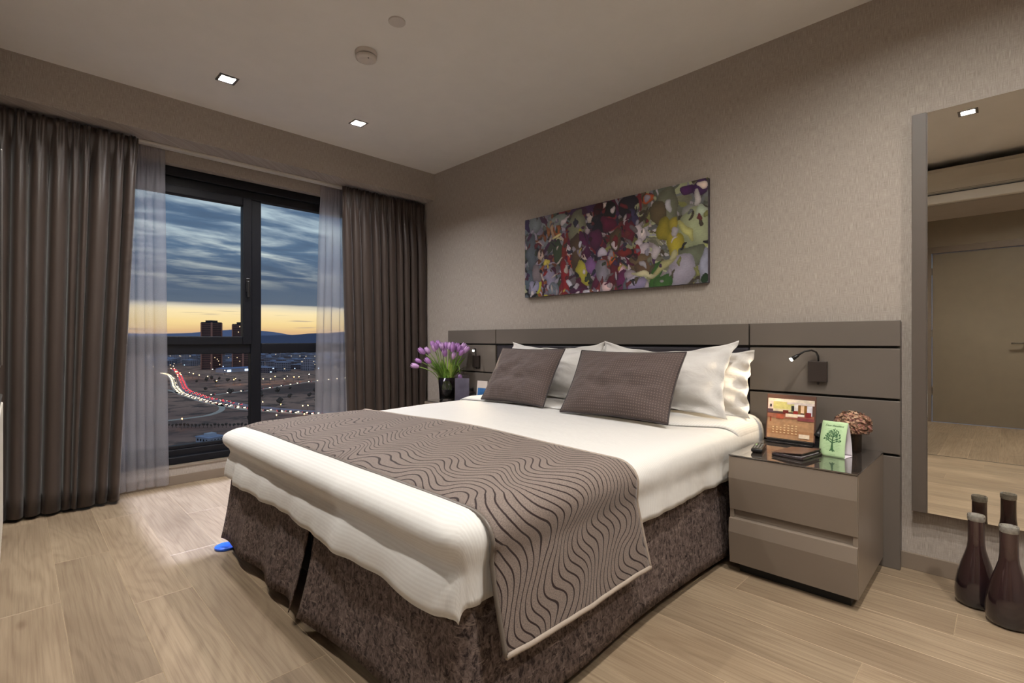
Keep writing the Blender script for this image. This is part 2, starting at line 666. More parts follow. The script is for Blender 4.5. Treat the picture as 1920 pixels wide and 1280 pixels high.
def plank(x0, x1, yc, along='x', wid=0.2025):
    L = round(x1 - x0, 3)
    key = (L, wid)
    if key not in PLANKS:
        b = 0.0011
        hw = wid / 2 - 0.0002
        hl = L / 2 - 0.0002
        mb = MB()
        V = [(-hl, -hw, -0.004), (hl, -hw, -0.004), (hl, hw, -0.004), (-hl, hw, -0.004),
             (-hl, -hw, -0.0006), (hl, -hw, -0.0006), (hl, hw, -0.0006), (-hl, hw, -0.0006),
             (-hl + b, -hw + b, 0), (hl - b, -hw + b, 0), (hl - b, hw - b, 0), (-hl + b, hw - b, 0)]
        F = []
        for k in (0, 4):
            for i in range(4):
                j = (i + 1) % 4
                F.append((k + i, k + j, k + 4 + j, k + 4 + i))
        F.append((8, 9, 10, 11))
        mb.add(V, F)
        me = mb.mesh('plank', OAK)
        me.materials.append(SEAM)
        for i in range(4, 8):
            me.polygons[i].material_index = 1
        PLANKS[key] = me
    o = bpy.data.objects.new('plank', PLANKS[key])
    COL.objects.link(o)
    o.parent = floor
    if along == 'x':
        o.location = ((x0 + x1) / 2, yc, 0)
    else:
        o.location = (yc, (x0 + x1) / 2, 0)
        o.rotation_euler = (0, 0, PI / 2)


rows = []
yy = 0.128 - 0.2025 * 2
offs = [0.35, 0.95, 0.15, 0.72, 1.15, 0.5]
k = 0
while yy < YH:
    y0_, y1_ = max(yy, YB - 0.03), min(yy + 0.2025, YH)
    if y1_ - y0_ > 0.02:
        x = -4.30 - offs[k % 6]
        while x < XR:
            a, b = max(x, -4.30), min(x + 1.28, XR)
            if b - a > 0.03:
                plank(round(a, 2), round(b, 2), (y0_ + y1_) / 2, 'x', round(y1_ - y0_, 4))
            x += 1.28
    yy += 0.2025
    k += 1
for i in range(12):           # the hall's planks run the other way
    xc = XH + 0.1 + i * 0.204
    plank(YD, YD + 0.6 + 0.6 * (i % 3) / 2, xc, 'y')
    plank(YD + 0.6 + 0.6 * (i % 3) / 2, YB - 0.035, xc, 'y')
struct('trim_1', MB().cbox(XH, XR, YB - 0.035, YB - 0.030, -0.003, 0.003, 0.001), CHROME, 'thin metal threshold strip in the floor, seen in the mirror')

# ceiling with square cut-outs for the downlights
LIGHTS = [(-3.46, 0.937), (-3.46, 1.826), (-0.19, 0.90), (-0.19, 1.83), (-1.83, 0.10), (-2.9, 0.10), (0.9, 1.40)]
HOLE = 0.042


def panel_with_holes(mb, x0, x1, y0, y1, z, holes, h=HOLE):
    xs = sorted({x0, x1} | {round(v, 4) for hx, _ in holes for v in (hx - h, hx + h)})
    ys = sorted({y0, y1} | {round(v, 4) for _, hy in holes for v in (hy - h, hy + h)})
    for i in range(len(xs) - 1):
        for j in range(len(ys) - 1):
            cx, cy = (xs[i] + xs[i + 1]) / 2, (ys[j] + ys[j + 1]) / 2
            if any(abs(cx - hx) < h and abs(cy - hy) < h for hx, hy in holes):
                continue
            mb.add([(xs[i], ys[j], z), (xs[i + 1], ys[j], z), (xs[i + 1], ys[j + 1], z), (xs[i], ys[j + 1], z)], [(0, 3, 2, 1)])
    mb.box(x0, x1, y0, y1, z + 0.12, z + 0.16)


cb = MB()
panel_with_holes(cb, -4.55, XR, YB - 0.75, YH, HC, LIGHTS)
panel_with_holes(cb, XH, XR, YD, YB - 0.75, 2.62, [(0.35, -1.75)])
struct('ceiling', cb, CEIL, 'plain white ceiling with recessed square spots')

struct('wall_right', MB().box(-4.55, XR + 0.1, YH, YH + 0.1, -0.06, 2.86), WALLPAPER, 'taupe linen wallpaper wall behind the bed')
wb = MB()
wb.box(-4.55, XW, -0.3, YH, -0.06, 0.128)                 # below the window
wb.box(-4.55, XW, -0.3, YH, 2.345, 2.86)                  # lintel
wb.box(-4.55, XW, -0.3, 0.22, 0.128, 2.345)
wb.box(-4.55, XW, 2.52, YH, 0.128, 2.345)
struct('wall_left', wb, WALLPAPER, 'taupe wallpapered wall around the tall window')
sb = MB().box(XW, -3.997, YB - 0.05, YH, ZS, HC + 0.002)
struct('trim_2', sb, WALLPAPER, 'wallpapered soffit box running above the curtains')
struct('trim_3', MB().cbox(-4.26, -4.20, YB, YH - 0.0, ZS - 0.018, ZS, 0.004), WHITE, 'white curtain track under the soffit')
struct('wall_back', MB().box(-4.55, XH, YB - 0.1, YB, -0.06, 2.86), WALLPAPER, 'taupe wall opposite the bed')
hw = MB().box(XH - 0.1, XH, YD, YB - 0.1, -0.06, 2.86)
struct('wall_hall', hw, WALLPAPER, 'side wall of the entrance hall')
struct('wall_side', MB().box(XR, XR + 0.1, YD - 0.1, YH, -0.06, 2.86), WALLPAPER, 'taupe side wall beyond the mirror')
dw = MB()
dw.box(XH - 0.1, -0.70, YD - 0.1, YD, -0.06, 2.86)
dw.box(0.26, XR, YD - 0.1, YD, -0.06, 2.86)
dw.box(-0.70, 0.26, YD - 0.1, YD, 2.185, 2.86)
struct('wall_entrance', dw, simple('hall_paint', (150, 138, 120), 0.7, var=0.03), 'plain taupe wall around the entrance door, seen in the mirror')
# bulkhead over the hall opening, left hollow to darken the gap above it
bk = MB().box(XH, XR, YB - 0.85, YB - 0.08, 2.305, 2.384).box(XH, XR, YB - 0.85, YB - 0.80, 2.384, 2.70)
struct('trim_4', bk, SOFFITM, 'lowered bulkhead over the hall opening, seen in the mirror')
struct('trim_5', MB().cbox(XH, XR, YB - 0.10, YB - 0.02, 2.305, 2.385, 0.006), WHITE, 'pale ledge along the bulkhead under the air conditioner')

# baseboards
for nm, mb, lb in (
        ('baseboard_right', MB().cbox(-4.30, XR, YH - 0.014, YH, 0.0, 0.075, 0.002), 'taupe baseboard along the headboard wall'),
        ('baseboard_left', MB().cbox(XW, XW + 0.014, YB, YH, 0.0, 0.068, 0.002), 'taupe baseboard below the window'),
        ('baseboard_back', MB().cbox(-4.30, XH, YB, YB + 0.014, 0.0, 0.075, 0.002), 'taupe baseboard under the television')):
    struct(nm, mb, BASEB, lb)
struct('trim_6', MB().cbox(-4.42, XW + 0.004, 0.22, 2.52, 0.118, 0.130, 0.002), BASEB, 'low window sill strip')

# entrance door (seen in the mirror)
dr = thing('door_1', 'flat taupe entrance door reflected in the wall mirror', None, (-0.22, YD, 0))
tag(dr, kind='structure')
MB().cbox(-0.452, 0.452, -0.045, -0.005, 0.005, 2.172, 0.002).build('door_leaf', DOORM, dr)
MB().cbox(-0.545, -0.460, -0.05, 0.02, 0, 2.26, 0.003).build('door_frame', BASEB, dr)
MB().cbox(0.460, 0.545, -0.05, 0.02, 0, 2.26, 0.003).build('door_frame', BASEB, dr)
MB().cbox(-0.460, 0.460, -0.05, 0.02, 2.18, 2.26, 0.003).build('door_frame', BASEB, dr)
for z in (0.35, 1.1, 1.9):
    MB().lathe([(0.007, 0), (0.007, 0.09)], 10, (-0.456, 0.012, z)).build('hinge', CHROME, dr)
hn = MB().tube([(0.38, -0.005, 1.02), (0.38, 0.045, 1.02), (0.27, 0.045, 1.02)], 0.009, 8).build('door_handle', CHROME, dr, smooth=True)

# ------------------------------------------------------------------ window
WX0, WX1 = -4.47, -4.40
win = thing('window_1', 'tall anthracite framed window looking over the city at dusk', None, (WX1, 1.37, 0.13))
tag(win, kind='structure')


def wbar(name, y0, y1, z0, z1, xa=WX0, xb=WX1, b=0.006):
    return MB().cbox(xa, xb, y0, y1, z0, z1, b).build(name, FRAME, win, world=True)


wbar('frame', 0.22, 0.30, 0.13, 2.345)
wbar('frame', 2.44, 2.52, 0.13, 2.345)
wbar('frame', 0.30, 2.44, 2.212, 2.345)
wbar('frame', 0.30, 2.44, 2.275, 2.345, WX1 - 0.005, WX1 + 0.03)
wbar('frame', 0.30, 2.44, 0.13, 0.235)
wbar('frame', 0.30, 2.44, 0.13, 0.185, WX1 - 0.005, WX1 + 0.035)
wbar('glazing_bead', 0.30, 1.365, 0.235, 0.262, WX0 + 0.015, WX1 - 0.012, 0.004)
wbar('glazing_bead', 1.447, 2.44, 0.235, 0.262, WX0 + 0.015, WX1 - 0.012, 0.004)
wbar('mullion', 1.365, 1.447, 0.235, 2.212)
wbar('transom', 0.30, 1.365, 0.946, 1.030)
wbar('transom', 1.447, 2.44, 0.946, 1.030)
sash = wbar('sash', 1.302, 1.37, 1.02, 2.215, WX0 + 0.02, WX1 + 0.018)
for a in ((0.29, 0.36, 1.02, 2.215), (0.36, 1.302, 1.02, 1.085), (0.36, 1.302, 2.147, 2.215)):
    wbar('sash', *a, WX0 + 0.02, WX1 + 0.018)
hd = MB().cbox(WX1 + 0.018, WX1 + 0.030, 1.322, 1.350, 1.45, 1.56, 0.004)
hd.cbox(WX1 + 0.028, WX1 + 0.048, 1.326, 1.346, 1.40, 1.535, 0.006)
hd.build('handle', BLACKP, win, world=True)
for y0, y1, z0, z1 in ((0.36, 1.302, 1.085, 2.147), (1.447, 2.44, 1.03, 2.212), (0.30, 1.365, 0.262, 0.946), (1.447, 2.44, 0.262, 0.946)):
    g = MB()
    x = WX0 + 0.035
    g.add([(x, y0, z0), (x, y1, z0), (x, y1, z1), (x, y0, z1)], [(0, 1, 2, 3)])
    g.build('pane', WINGLASS, win, world=True)


# ================================================================== CURTAINS
def curtain(name, mat, label, cat, y_top, y_bot, xc, ztop, zbot, folds, amp, seed, group=None, header=0.10, thick=0.0, lean=0.0, res=14):
    rng = random.Random(seed)
    wts = [rng.uniform(0.6, 1.5) for _ in range(folds)]
    tot = sum(wts)
    edges = [0]
    for q in wts:
        edges.append(edges[-1] + q / tot)
    depths = [rng.uniform(0.65, 1.15) for _ in range(folds)]
    skew = [rng.uniform(-0.35, 0.35) for _ in range(folds)]
    drift = [rng.uniform(-0.014, 0.014) for _ in range(folds + 1)]
    drift[0] = drift[-1] = 0
    nz = 40
    cols = []
    for k in range(folds):
        for i in range(res):
            cols.append((k, i / res))
    cols.append((folds - 1, 1.0))
    mb = MB()

    def fn(i, j):
        k, q = cols[i]
        tz = j / nz                       # 0 bottom .. 1 top
        tz = tz ** 0.8
        z = zbot + (ztop - zbot) * tz
        fall = min(1.0, (ztop - z) / 0.55)      # folds open out below the header
        fall = fall * fall * (3 - 2 * fall)
        s = edges[k] + (edges[k + 1] - edges[k]) * q
        dsh = (drift[k] * (1 - q) + drift[k + 1] * q) * (1 - tz)
        ya = y_top[0] + (y_top[1] - y_top[0]) * s
        yb = y_bot[0] + (y_bot[1] - y_bot[0]) * s
        y = ya * tz + yb * (1 - tz) + dsh
        # rounded fold towards the room, narrow crease towards the wall
        c = abs(math.sin(PI * q)) ** 0.95
        out = (c * 1.7 - 0.85) * amp * depths[k]
        pleat = 0.010 * math.cos(6 * PI * q) * (1 - fall) * (1.0 if z > ztop - header * 1.6 else 0.4)
        out = out * (0.30 + 0.70 * fall) + pleat
        y += (edges[k + 1] - edges[k]) * abs(y_top[1] - y_top[0]) * 0.30 * math.sin(2 * PI * q + skew[k]) * fall * -1.0 * 0.5
        out += 0.006 * fbm(k * 3.1 + q, z * 2.0, seed)
        low = max(0.0, 1 - (z - zbot) / 0.28)
        out += low * (0.012 * fbm(s * 22, z * 9, seed + 5) + 0.012)
        x = xc + out + lean * (1 - tz)
        zz = z + (0.006 * fbm(s * 9, 0.3, seed) if j == 0 else 0)
        return ((x, y, zz), (s * (y_top[1] - y_top[0]) * 2.2, z))

    mb.grid(fn, len(cols) - 1, nz)
    o = mb.build(name, mat, origin=(xc, (y_bot[0] + y_bot[1]) / 2, zbot), smooth=True)
    tag(o, label, cat, group)
    if thick:
        solidify(o, thick)
    return o


curtain('drape', DRAPE, 'dark taupe blackout drape left of the window, nearest the camera', 'curtain', (-0.17, 0.585), (-0.17, 0.478), -4.135, 2.415, 0.02, 10, 0.072, 3, thick=0.003, lean=0.03)
curtain('drape', DRAPE, 'dark taupe blackout drape in the corner beside the bed head', 'curtain', (2.03, 2.905), (2.09, 2.905), -4.135, 2.415, 0.02, 10, 0.058, 11, thick=0.003, lean=0.01)
curtain('sheer_curtain', SHEER, 'white sheer curtain gathered beside the left drape', 'curtain', (0.40, 0.752), (0.40, 0.775), -4.250, 2.41, 0.025, 6, 0.026, 21)
curtain('sheer_curtain', SHEER, 'white sheer curtain gathered beside the corner drape', 'curtain', (1.885, 2.26), (1.835, 2.26), -4.250, 2.41, 0.025, 6, 0.026, 33)


# ================================================================== LIGHT FITTINGS
def area_light(name, size, power, color, parent, loc, spread=180.0):
    ld = bpy.data.lights.new(name, 'AREA')
    ld.shape = 'SQUARE'
    ld.size = size
    ld.energy = power
    ld.color = color
    ld.spread = math.radians(spread)
    o = bpy.data.objects.new(name, ld)
    COL.objects.link(o)
    o.parent = parent
    o.location = loc
    return o


def downlight(x, y, z, label, color, power, beam=None):
    tl = thing('downlight', label, 'ceiling light', (x, y, z), 0, 'recessed square downlights')
    fr = MB()
    a, b = 0.054, HOLE - 0.003
    for x0, x1, y0, y1 in ((-a, a, -a, -b), (-a, a, b, a), (-a, -b, -b, b), (b, a, -b, b)):
        fr.box(x0, x1, y0, y1, -0.004, 0.002)
    fr.build('bezel', CHROME, tl)
    hs = MB()
    c = HOLE - 0.001
    for x0, x1, y0, y1 in ((-c, c, -c - .002, -c), (-c, c, c, c + .002), (-c - .002, -c, -c, c), (c, c + .002, -c, c)):
        hs.box(x0, x1, y0, y1, 0.0, 0.118)
    hs.build('housing', WHITE, tl)
    lens = MB()
    if beam:                       # glowing plate; its hole shapes the added cool beam for the floor patch
        x0, x1, y0, y1 = beam[2]
        for q in ((-0.038, 0.038, -0.038, y0), (-0.038, 0.038, y1, 0.038), (-0.038, x0, y0, y1), (x1, 0.038, y0, y1)):
            lens.box(*q, 0.035, 0.039)
    else:
        lens.cbox(-0.037, 0.037, -0.037, 0.037, 0.015, 0.020, 0.002)
    lens.build('lens', LEDM, tl)
    area_light('downlight_lamp', 0.066, power * (1.12 if beam else 1.0), color, tl, (0, 0, 0.032 if beam else 0.012))
    if beam:
        sd = bpy.data.lights.new('downlight_beam', 'SPOT')
        sd.energy = beam[0]
        sd.color = beam[1]
        sd.spot_size = math.radians(50)
        sd.spot_blend = 0.2
        sd.shadow_soft_size = 0.0015
        so = bpy.data.objects.new('downlight_beam', sd)
        COL.objects.link(so)
        so.parent = tl
        so.location = (0, 0, 0.112)
    return tl


downlight(*LIGHTS[0], HC, 'square recessed downlight nearest the left drape', NEUTRAL, DOWNLIGHT_W, (BEAM_W, COOL, (-0.0189, 0.0189, -0.0119, 0.0189)))
downlight(*LIGHTS[1], HC, 'square recessed downlight in the ceiling nearer the corner drape', NEUTRAL, DOWNLIGHT_W, (BEAM_W * 0.6, COOL, (-0.0189, 0.0189, -0.0189, 0.0189)))
downlight(*LIGHTS[2], HC, 'square recessed downlight seen reflected in the mirror', WARM, DOWNLIGHT_W)
for i in (3, 4, 5, 6):  # all but the mirror row's second lamp are added purely as fill light
    downlight(*LIGHTS[i], HC, 'unseen square downlight filling the room with light', WARM, DOWNLIGHT_W * {3: 0.9, 6: 1.25}.get(i, 0.8))
downlight(0.35, -1.75, 2.62, 'square recessed downlight in the entrance hall', WARM, DOWNLIGHT_W * 1.2)


def reading_lamp(xp, zp, tip, aim, label, side):
    y = 2.853
    tl = thing('reading_lamp', label, 'wall lamp', (xp, y, zp - 0.052), 0, 'bedside reading lamps')
    MB().cbox(-0.042, 0.042, -0.022, 0.0, 0, 0.104, 0.003).build('wall_plate', BRONZE, tl)
    MB().lathe([(0.004, -0.012), (0.006, 0.0)], 10, (0.002, -0.012, 0)).build('switch', BLACKP, tl)
    tp = Vector(tip) - Vector((xp, y, zp - 0.052))
    s = side
    p = [(0.004 * s, -0.012, 0.104), (0.003 * s, -0.014, 0.128), (-0.004 * s, -0.022, 0.150), (-0.022 * s, -0.036, 0.160),
         tuple(Vector((-0.022 * s, -0.036, 0.160)).lerp(tp, 0.35) + Vector((0, 0, 0.010))), tuple(Vector((-0.022 * s, -0.036, 0.160)).lerp(tp, 0.6) + Vector((0, 0, 0.006)))]
    MB().tube(p, 0.0045, 8).build('gooseneck', BLACKP, tl, smooth=True)
    a = Vector(p[-1])
    hdm = MB().tube([a, a.lerp(tp, 0.3), a.lerp(tp, 0.95)], [0.005, 0.009, 0.011], 14)
    h = hdm.build('lamp_head', BLACKP, tl, smooth=True)
    dirv = (tp - a).normalized()
    MB().tube([tp - dirv * 0.004, tp + dirv * 0.003], 0.0085, 14).build('bulb', BULB, tl)
    sd = bpy.data.lights.new('reading_lamp_light', 'SPOT')
    sd.energy = READING_W * 10
    sd.color = (1.0, 0.78, 0.50)
    sd.spot_size = math.radians(125)
    sd.spot_blend = 0.7
    sd.shadow_soft_size = 0.008
    so = bpy.data.objects.new('reading_lamp_light', sd)
    COL.objects.link(so)
    so.parent = tl
    so.location = tp + dirv * 0.008
    so.rotation_euler = Vector(aim).to_track_quat('-Z', 'Y').to_euler()
    return tl


# ================================================================== HEADBOARD
hb = thing('headboard', 'wide taupe panelled headboard with black grooves and dark padded centre', 'headboard', (-2.02, 2.90, 0))
HX0, HX1, HM0, HM1 = -3.69, -0.34, -3.04, -1.0
ZR = [(0.0, 0.517), (0.528, 0.772), (0.783, 1.014), (1.026, 1.145)]
MB().box(HX0 + 0.012, HX1 - 0.012, 2.875, 2.915, 0.004, 1.135).build('backing', BLACKG, hb, world=True)
g = 0.004
for z0, z1 in ZR:
    MB().cbox(HX0, HM0 - g, 2.853, 2.880, z0, z1, 0.0025).build('panel', TAUPE_D, hb, world=True)
    MB().cbox(HM1 + g, HX1, 2.853, 2.880, z0, z1, 0.0025).build('panel', TAUPE_D, hb, world=True)
MB().cbox(HM0 + g, HM1 - g, 2.853, 2.880, *ZR[3], 0.0025).build('panel', TAUPE_D, hb, world=True)
MB().cbox(HM0 + g, HM1 - g, 2.860, 2.880, 0.783, 1.014, 0.012, 4).build('padded_panel', LEATHER, hb, world=True, smooth=True)['label'] = 'dark leather padded panel'
MB().cbox(HM0 + g, HM1 - g, 2.860, 2.880, 0.1, 0.772, 0.012, 4).build('padded_panel', LEATHER, hb, world=True, smooth=True)['label'] = 'dark leather padded panel'
# closed end strip against the wall
MB().cbox(HX1 - 0.012, HX1 - 0.002, 2.882, 2.918, 0.0, 1.14, 0.002).build('end_strip', TAUPE_D, hb, world=True)

reading_lamp(-0.667, 0.895, (-0.762, 2.752, 0.956), (-0.55, -0.55, -0.62), 'gooseneck reading lamp above the bedside table with the framed picture', 1)
reading_lamp(-3.275, 0.87, (-3.20, 2.745, 0.966), (0.62, -0.62, -0.30), 'lit reading lamp behind the purple tulips', -1)

# ================================================================== BEDSIDE TABLES


def nightstand(x0, label, Y0=2.285):
    W_, Y1, T = 0.487, 2.850, 0.53
    tl = thing('bedside_table', label, 'bedside table', (x0 + W_ / 2, (Y0 + Y1) / 2, 0))
    hx = W_ / 2
    yf, yb = Y0 - (Y0 + Y1) / 2, Y1 - (Y0 + Y1) / 2
    MB().cbox(-hx + 0.03, hx - 0.03, yf + 0.05, yb - 0.02, 0.0, 0.046, 0.002).build('plinth', BLACKG, tl)
    body = MB()
    body.cbox(-hx, -hx + 0.018, yf + 0.014, yb, 0.045, T, 0.0015)
    body.cbox(hx - 0.018, hx, yf + 0.014, yb, 0.045, T, 0.0015)
    body.cbox(-hx + 0.018, hx - 0.018, yf + 0.016, yb, T - 0.02, T - 0.001, 0.0015)
    body.cbox(-hx + 0.018, hx - 0.018, yf + 0.03, yb, 0.046, 0.062, 0.0015)
    body.cbox(-hx + 0.018, hx - 0.018, yb - 0.02, yb, 0.06, T - 0.02, 0.0015)
    body.build('carcass', TAUPE, tl)

    def drawer(z0, z1, lip):
        h = z1 - z0
        zr = z1 - 0.40 * h
        prof = [(yf + 0.010, z0), (yf - 0.006, zr), (yf + 0.002, z1 - (0.036 if lip else 0.0))]
        if lip:
            prof += [(yf + 0.026, z1 - 0.032), (yf + 0.029, z1)]
        V, F = [], []
        n = len(prof)
        for xs in (-hx + 0.001, hx - 0.001):
            for y, z in prof:
                V.append((xs, y, z))
            V.append((xs, yf + 0.032, z1))
            V.append((xs, yf + 0.032, z0))
        m = n + 2
        for i in range(m):
            j = (i + 1) % m
            F.append((i, j, m + j, m + i))
        F.append(tuple(range(m - 1, -1, -1)))
        F.append(tuple(range(m, 2 * m)))
        dm = MB()
        dm.add(V, F)
        dm.box(-hx + 0.03, hx - 0.03, yf + 0.03, yb - 0.05, z0 + 0.02, z1 - 0.03)
        return dm.build('drawer', TAUPE, tl)
    drawer(0.290, T - 0.002, False)
    drawer(0.048, 0.284, True)
    MB().cbox(-hx - 0.001, hx + 0.001, yf - 0.001, yb, T, T + 0.006, 0.0012).build('glass_top', GLASSTOP, tl)['label'] = 'smoked glass top'
    return tl


nightstand(-0.889, 'taupe two drawer bedside table between the bed and the mirror')
nightstand(-3.565, 'taupe bedside table under the purple tulips, mostly hidden by the bed', 2.50)

# ================================================================== BED
BX0, BX1, BY0, BY1 = -2.805, -0.945, 0.775, 2.845
bed = thing('bed', 'wide double bed base with mottled brown pleated skirt', 'bed', ((BX0 + BX1) / 2, (BY0 + BY1) / 2, 0))
MB().cbox(BX0 + 0.05, BX1 - 0.05, BY0 + 0.06, BY1, 0.10, 0.34, 0.02).build('base', BEDBASE, bed, world=True)
MB().cbox(BX0 + 0.04, BX1 - 0.04, BY0 + 0.05, BY1, 0.34, 0.575, 0.05, 4).build('mattress', COTTON, bed, world=True, smooth=True)
for lx, ly in ((BX0 + 0.12, BY0 + 0.12), (BX1 - 0.12, BY0 + 0.12), (BX0 + 0.12, BY1 - 0.15), (BX1 - 0.12, BY1 - 0.15), ((BX0 + BX1) / 2, BY0 + 0.3)):
    MB().lathe([(0.03, 0.0), (0.034, 0.10)], 16, (lx, ly, 0.0)).build('leg', BEDBASE, bed, world=True)
pad = MB().lathe([(0.045, 0.0), (0.05, 0.004), (0.05, 0.012), (0.04, 0.016)], 24, (-2.80, 0.752, 0.0)).build('floor_pad', BLUEP, bed, world=True)
pad['label'] = 'blue round floor pad'


def skirt_panel(name, pts, seed, z0=0.045, z1=0.42, flare=0.045, wav=0.012, nrm=None, end_flare=(0, 0)):
    """cloth strip hanging along a polyline (list of (x,y,nx,ny)), flaring outwards at the hem"""
    n = len(pts) - 1
    nz = 10
    mb = MB()

    def fn(i, j):
        x, y, nx, ny = pts[i]
        q = j / nz
        s = i / n
        z = z1 + (z0 - z1) * q
        o = flare * q ** 1.4 + wav * q * fbm(s * 6.0, q * 0.6, seed) + 0.5 * wav * q * math.sin(s * 17 + seed)
        e = end_flare[0] * max(0, 1 - s / 0.22) ** 2 + end_flare[1] * max(0, 1 - (1 - s) / 0.22) ** 2
        o += e * q * q
        zz = z + 0.012 * q * fbm(s * 4.0, 2.0, seed)
        return (x + nx * o, y + ny * o, zz)
    mb.grid(fn, n, nz)
    o = mb.build(name, JACQ, bed, smooth=True, world=True)
    solidify(o, 0.004)
    return o


def line_pts(a, b, nrm, n=44):
    return [(a[0] + (b[0] - a[0]) * i / n, a[1] + (b[1] - a[1]) * i / n, *nrm) for i in range(n + 1)]


MIDX = -1.83
ins = 0.012
skirt_panel('skirt_panel', line_pts((BX0 - 0.0, BY0 + ins), (MIDX - 0.028, BY0 + ins), (0, -1)), 2, 0.056, end_flare=(0.01, 0.03), wav=0.02)
# the corner at the foot is continuous on the right: foot half, corner, side
pts = line_pts((MIDX + 0.016, BY0 + ins), (BX1 - ins - 0.04, BY0 + ins), (0, -1), 40)
for k in range(1, 8):
    a = -PI / 2 + (PI / 2) * k / 8
    pts.append((BX1 - ins - 0.04 + 0.04 * math.cos(a), BY0 + ins + 0.04 + 0.04 * math.sin(a), math.cos(a), math.sin(a)))
pts += line_pts((BX1 - ins, BY0 + ins + 0.04), (BX1 - ins, BY1), (1, 0), 70)
skirt_panel('skirt_panel', pts, 5, 0.050, flare=0.028, end_flare=(0.05, 0.0), wav=0.014)
skirt_panel('skirt_panel', line_pts((BX0 + ins, BY1), (BX0 + ins, BY0 + 0.01), (-1, 0), 60), 8, 0.05, end_flare=(0, 0.03))
# folded pleat behind the slit
skirt_panel('skirt_pleat', line_pts((MIDX - 0.10, BY0 + 0.045), (MIDX + 0.12, BY0 + 0.045), (0, -1), 12), 9, 0.06, flare=0.0, wav=0.0)


# ------------------------------------------------------------------ cloth over the bed
CZ = 0.612        # height of the duvet top


def drape_point(a, b, x0, x1, y0, z, r=0.05, re=0.06, off=0.0, bulge=0.0, flare=0.05, seed=0, puff=0.0, fold=0.0, tier=False):
    """(a,b): flat cloth coordinates = x,y as long as on the bed; beyond the edges the cloth rolls over and hangs down"""
    ix0, ix1, iy0 = x0 + r, x1 - r, y0 + r
    cx = min(max(a, ix0), ix1)
    cy = max(b, iy0)
    oa, ob = a - cx, b - cy
    aa, bb = abs(oa), abs(ob)
    if aa < 1e-9 and bb < 1e-9:
        D, nx, ny = 0.0, 0.0, 0.0
    else:
        D = (aa ** 8 + bb ** 8) ** 0.125
        ln = math.hypot(oa, ob)
        nx, ny = oa / ln, ob / ln
    out, dz = 0.0, 0.0
    D0 = r - re
    if D <= D0:
        out = D
    else:
        q = D - D0
        arc = re * PI / 2
        if q < arc:
            out = D0 + re * math.sin(q / re)
            dz = -re * (1 - math.cos(q / re))
        else:
            h = q - arc
            out = r + flare * (h / 0.3) ** 1.2
            dz = -re - h
    if D > 0:
        h = max(0.0, D - D0)
        ft = max(0.0, (abs(ny) - 0.55) / 0.45) if (ob < 0 and tier) else 0.0
        out += (1 - ft) * bulge * math.sin(min(1.0, h / 0.17) * PI)
        if ft:
            out += ft * (0.030 * math.sin(min(1.0, h / 0.15) * PI) - 0.016 * math.exp(-((h - 0.165) / 0.028) ** 2) + 0.012 * min(1.0, max(0.0, (h - 0.17) / 0.08)))
        if h > 0.10:
            along = a if bb > aa else b + 7.3
            k = min(1.0, (h - 0.10) / 0.15)
            k *= (1 - min(aa, bb) / max(aa, bb)) ** 2
            out += fold * k * (fbm(along * 5.0, h * 1.5, seed) + 0.6 * fbm(along * 11.0, h, seed + 3))
    zz = z + dz
    if D < r:
        zz += puff * (fbm(a * 1.6, b * 1.6, seed) * 0.8 + fbm(a * 4.2, b * 4.2, seed + 1) * 0.3)
    return (cx + nx * (out + off), cy + ny * (out + off), zz)


def duvet_fn(a, b):
    # swell of the filling, higher towards the head and the middle
    p = drape_point(a, b, BX0 - 0.02, BX1 + 0.018, BY0 - 0.025, CZ, r=0.075, re=0.07, bulge=0.016, flare=0.012, seed=4, puff=0.010, fold=0.022, tier=True)
    sx = 1 - ((a - (BX0 + BX1) / 2) / 0.95) ** 2
    up = 0.020 * max(0, sx) * min(1, max(0, (b - BY0) / 0.5)) + 0.014 * min(1, max(0, (b - 1.55) / 0.4)) * (1 if p[2] > 0.56 else 0)
    return (p[0], p[1], p[2] + up)


DA0, DA1, DB0, DB1 = BX0 - 0.22, BX1 + 0.205, BY0 - 0.235, BY1 - 0.02


def nonuni(a, b, n, dense=0.35):
    return [a + (b - a) * (i / n) for i in range(n + 1)]


mb = MB()
ua = nonuni(DA0, DA1, 120)
vb = nonuni(DB0, DB1, 120)
mb.grid(lambda i, j: (duvet_fn(ua[i], vb[j]), (ua[i], vb[j])), 120, 120)
duv = mb.build('duvet', DUVET, origin=((BX0 + BX1) / 2, 1.8, 0.4), smooth=True)
solidify(duv, 0.010, -1)
tag(duv, 'white striped cotton duvet spread over the bed', 'duvet')


# folded back sheet band below the pillows
def sheet_fn(a, b):
    p = drape_point(a, b, BX0 - 0.02, BX1 + 0.018, BY0 - 0.025, CZ + 0.022, r=0.075, re=0.07, off=0.008, bulge=0.004, flare=0.004, seed=4, puff=0.010, fold=0.010)
    sx = 1 - ((a - (BX0 + BX1) / 2) / 0.95) ** 2
    return (p[0], p[1], p[2] + 0.020 * max(0, sx) + (0.014 if p[2] > 0.56 else 0))


mb = MB()
ua2 = nonuni(BX0 - 0.16, BX1 + 0.225, 90)


def band(i, j):
    a = ua2[i]
    q = j / 22
    b0 = 2.27 + 0.02 * fbm(a * 3, 0, 9) + 0.16 * max(0, (a - (BX1 - 0.22))) / 0.2
    b = b0 + (2.82 - b0) * q
    p = sheet_fn(a, b)
    lift = -0.012 * max(0, 1 - q * 9)
    return ((p[0], p[1], p[2] + lift), (b, a))


mb.grid(band, 90, 22)
sh = mb.build('sheet_fold', DUVET, origin=((BX0 + BX1) / 2, 2.5, 0.5), smooth=True)
solidify(sh, 0.008, -1)
tag(sh, 'white sheet folded back below the pillows', 'sheet')

# runner (bed throw)
RB0, RB1 = 0.835, 1.515


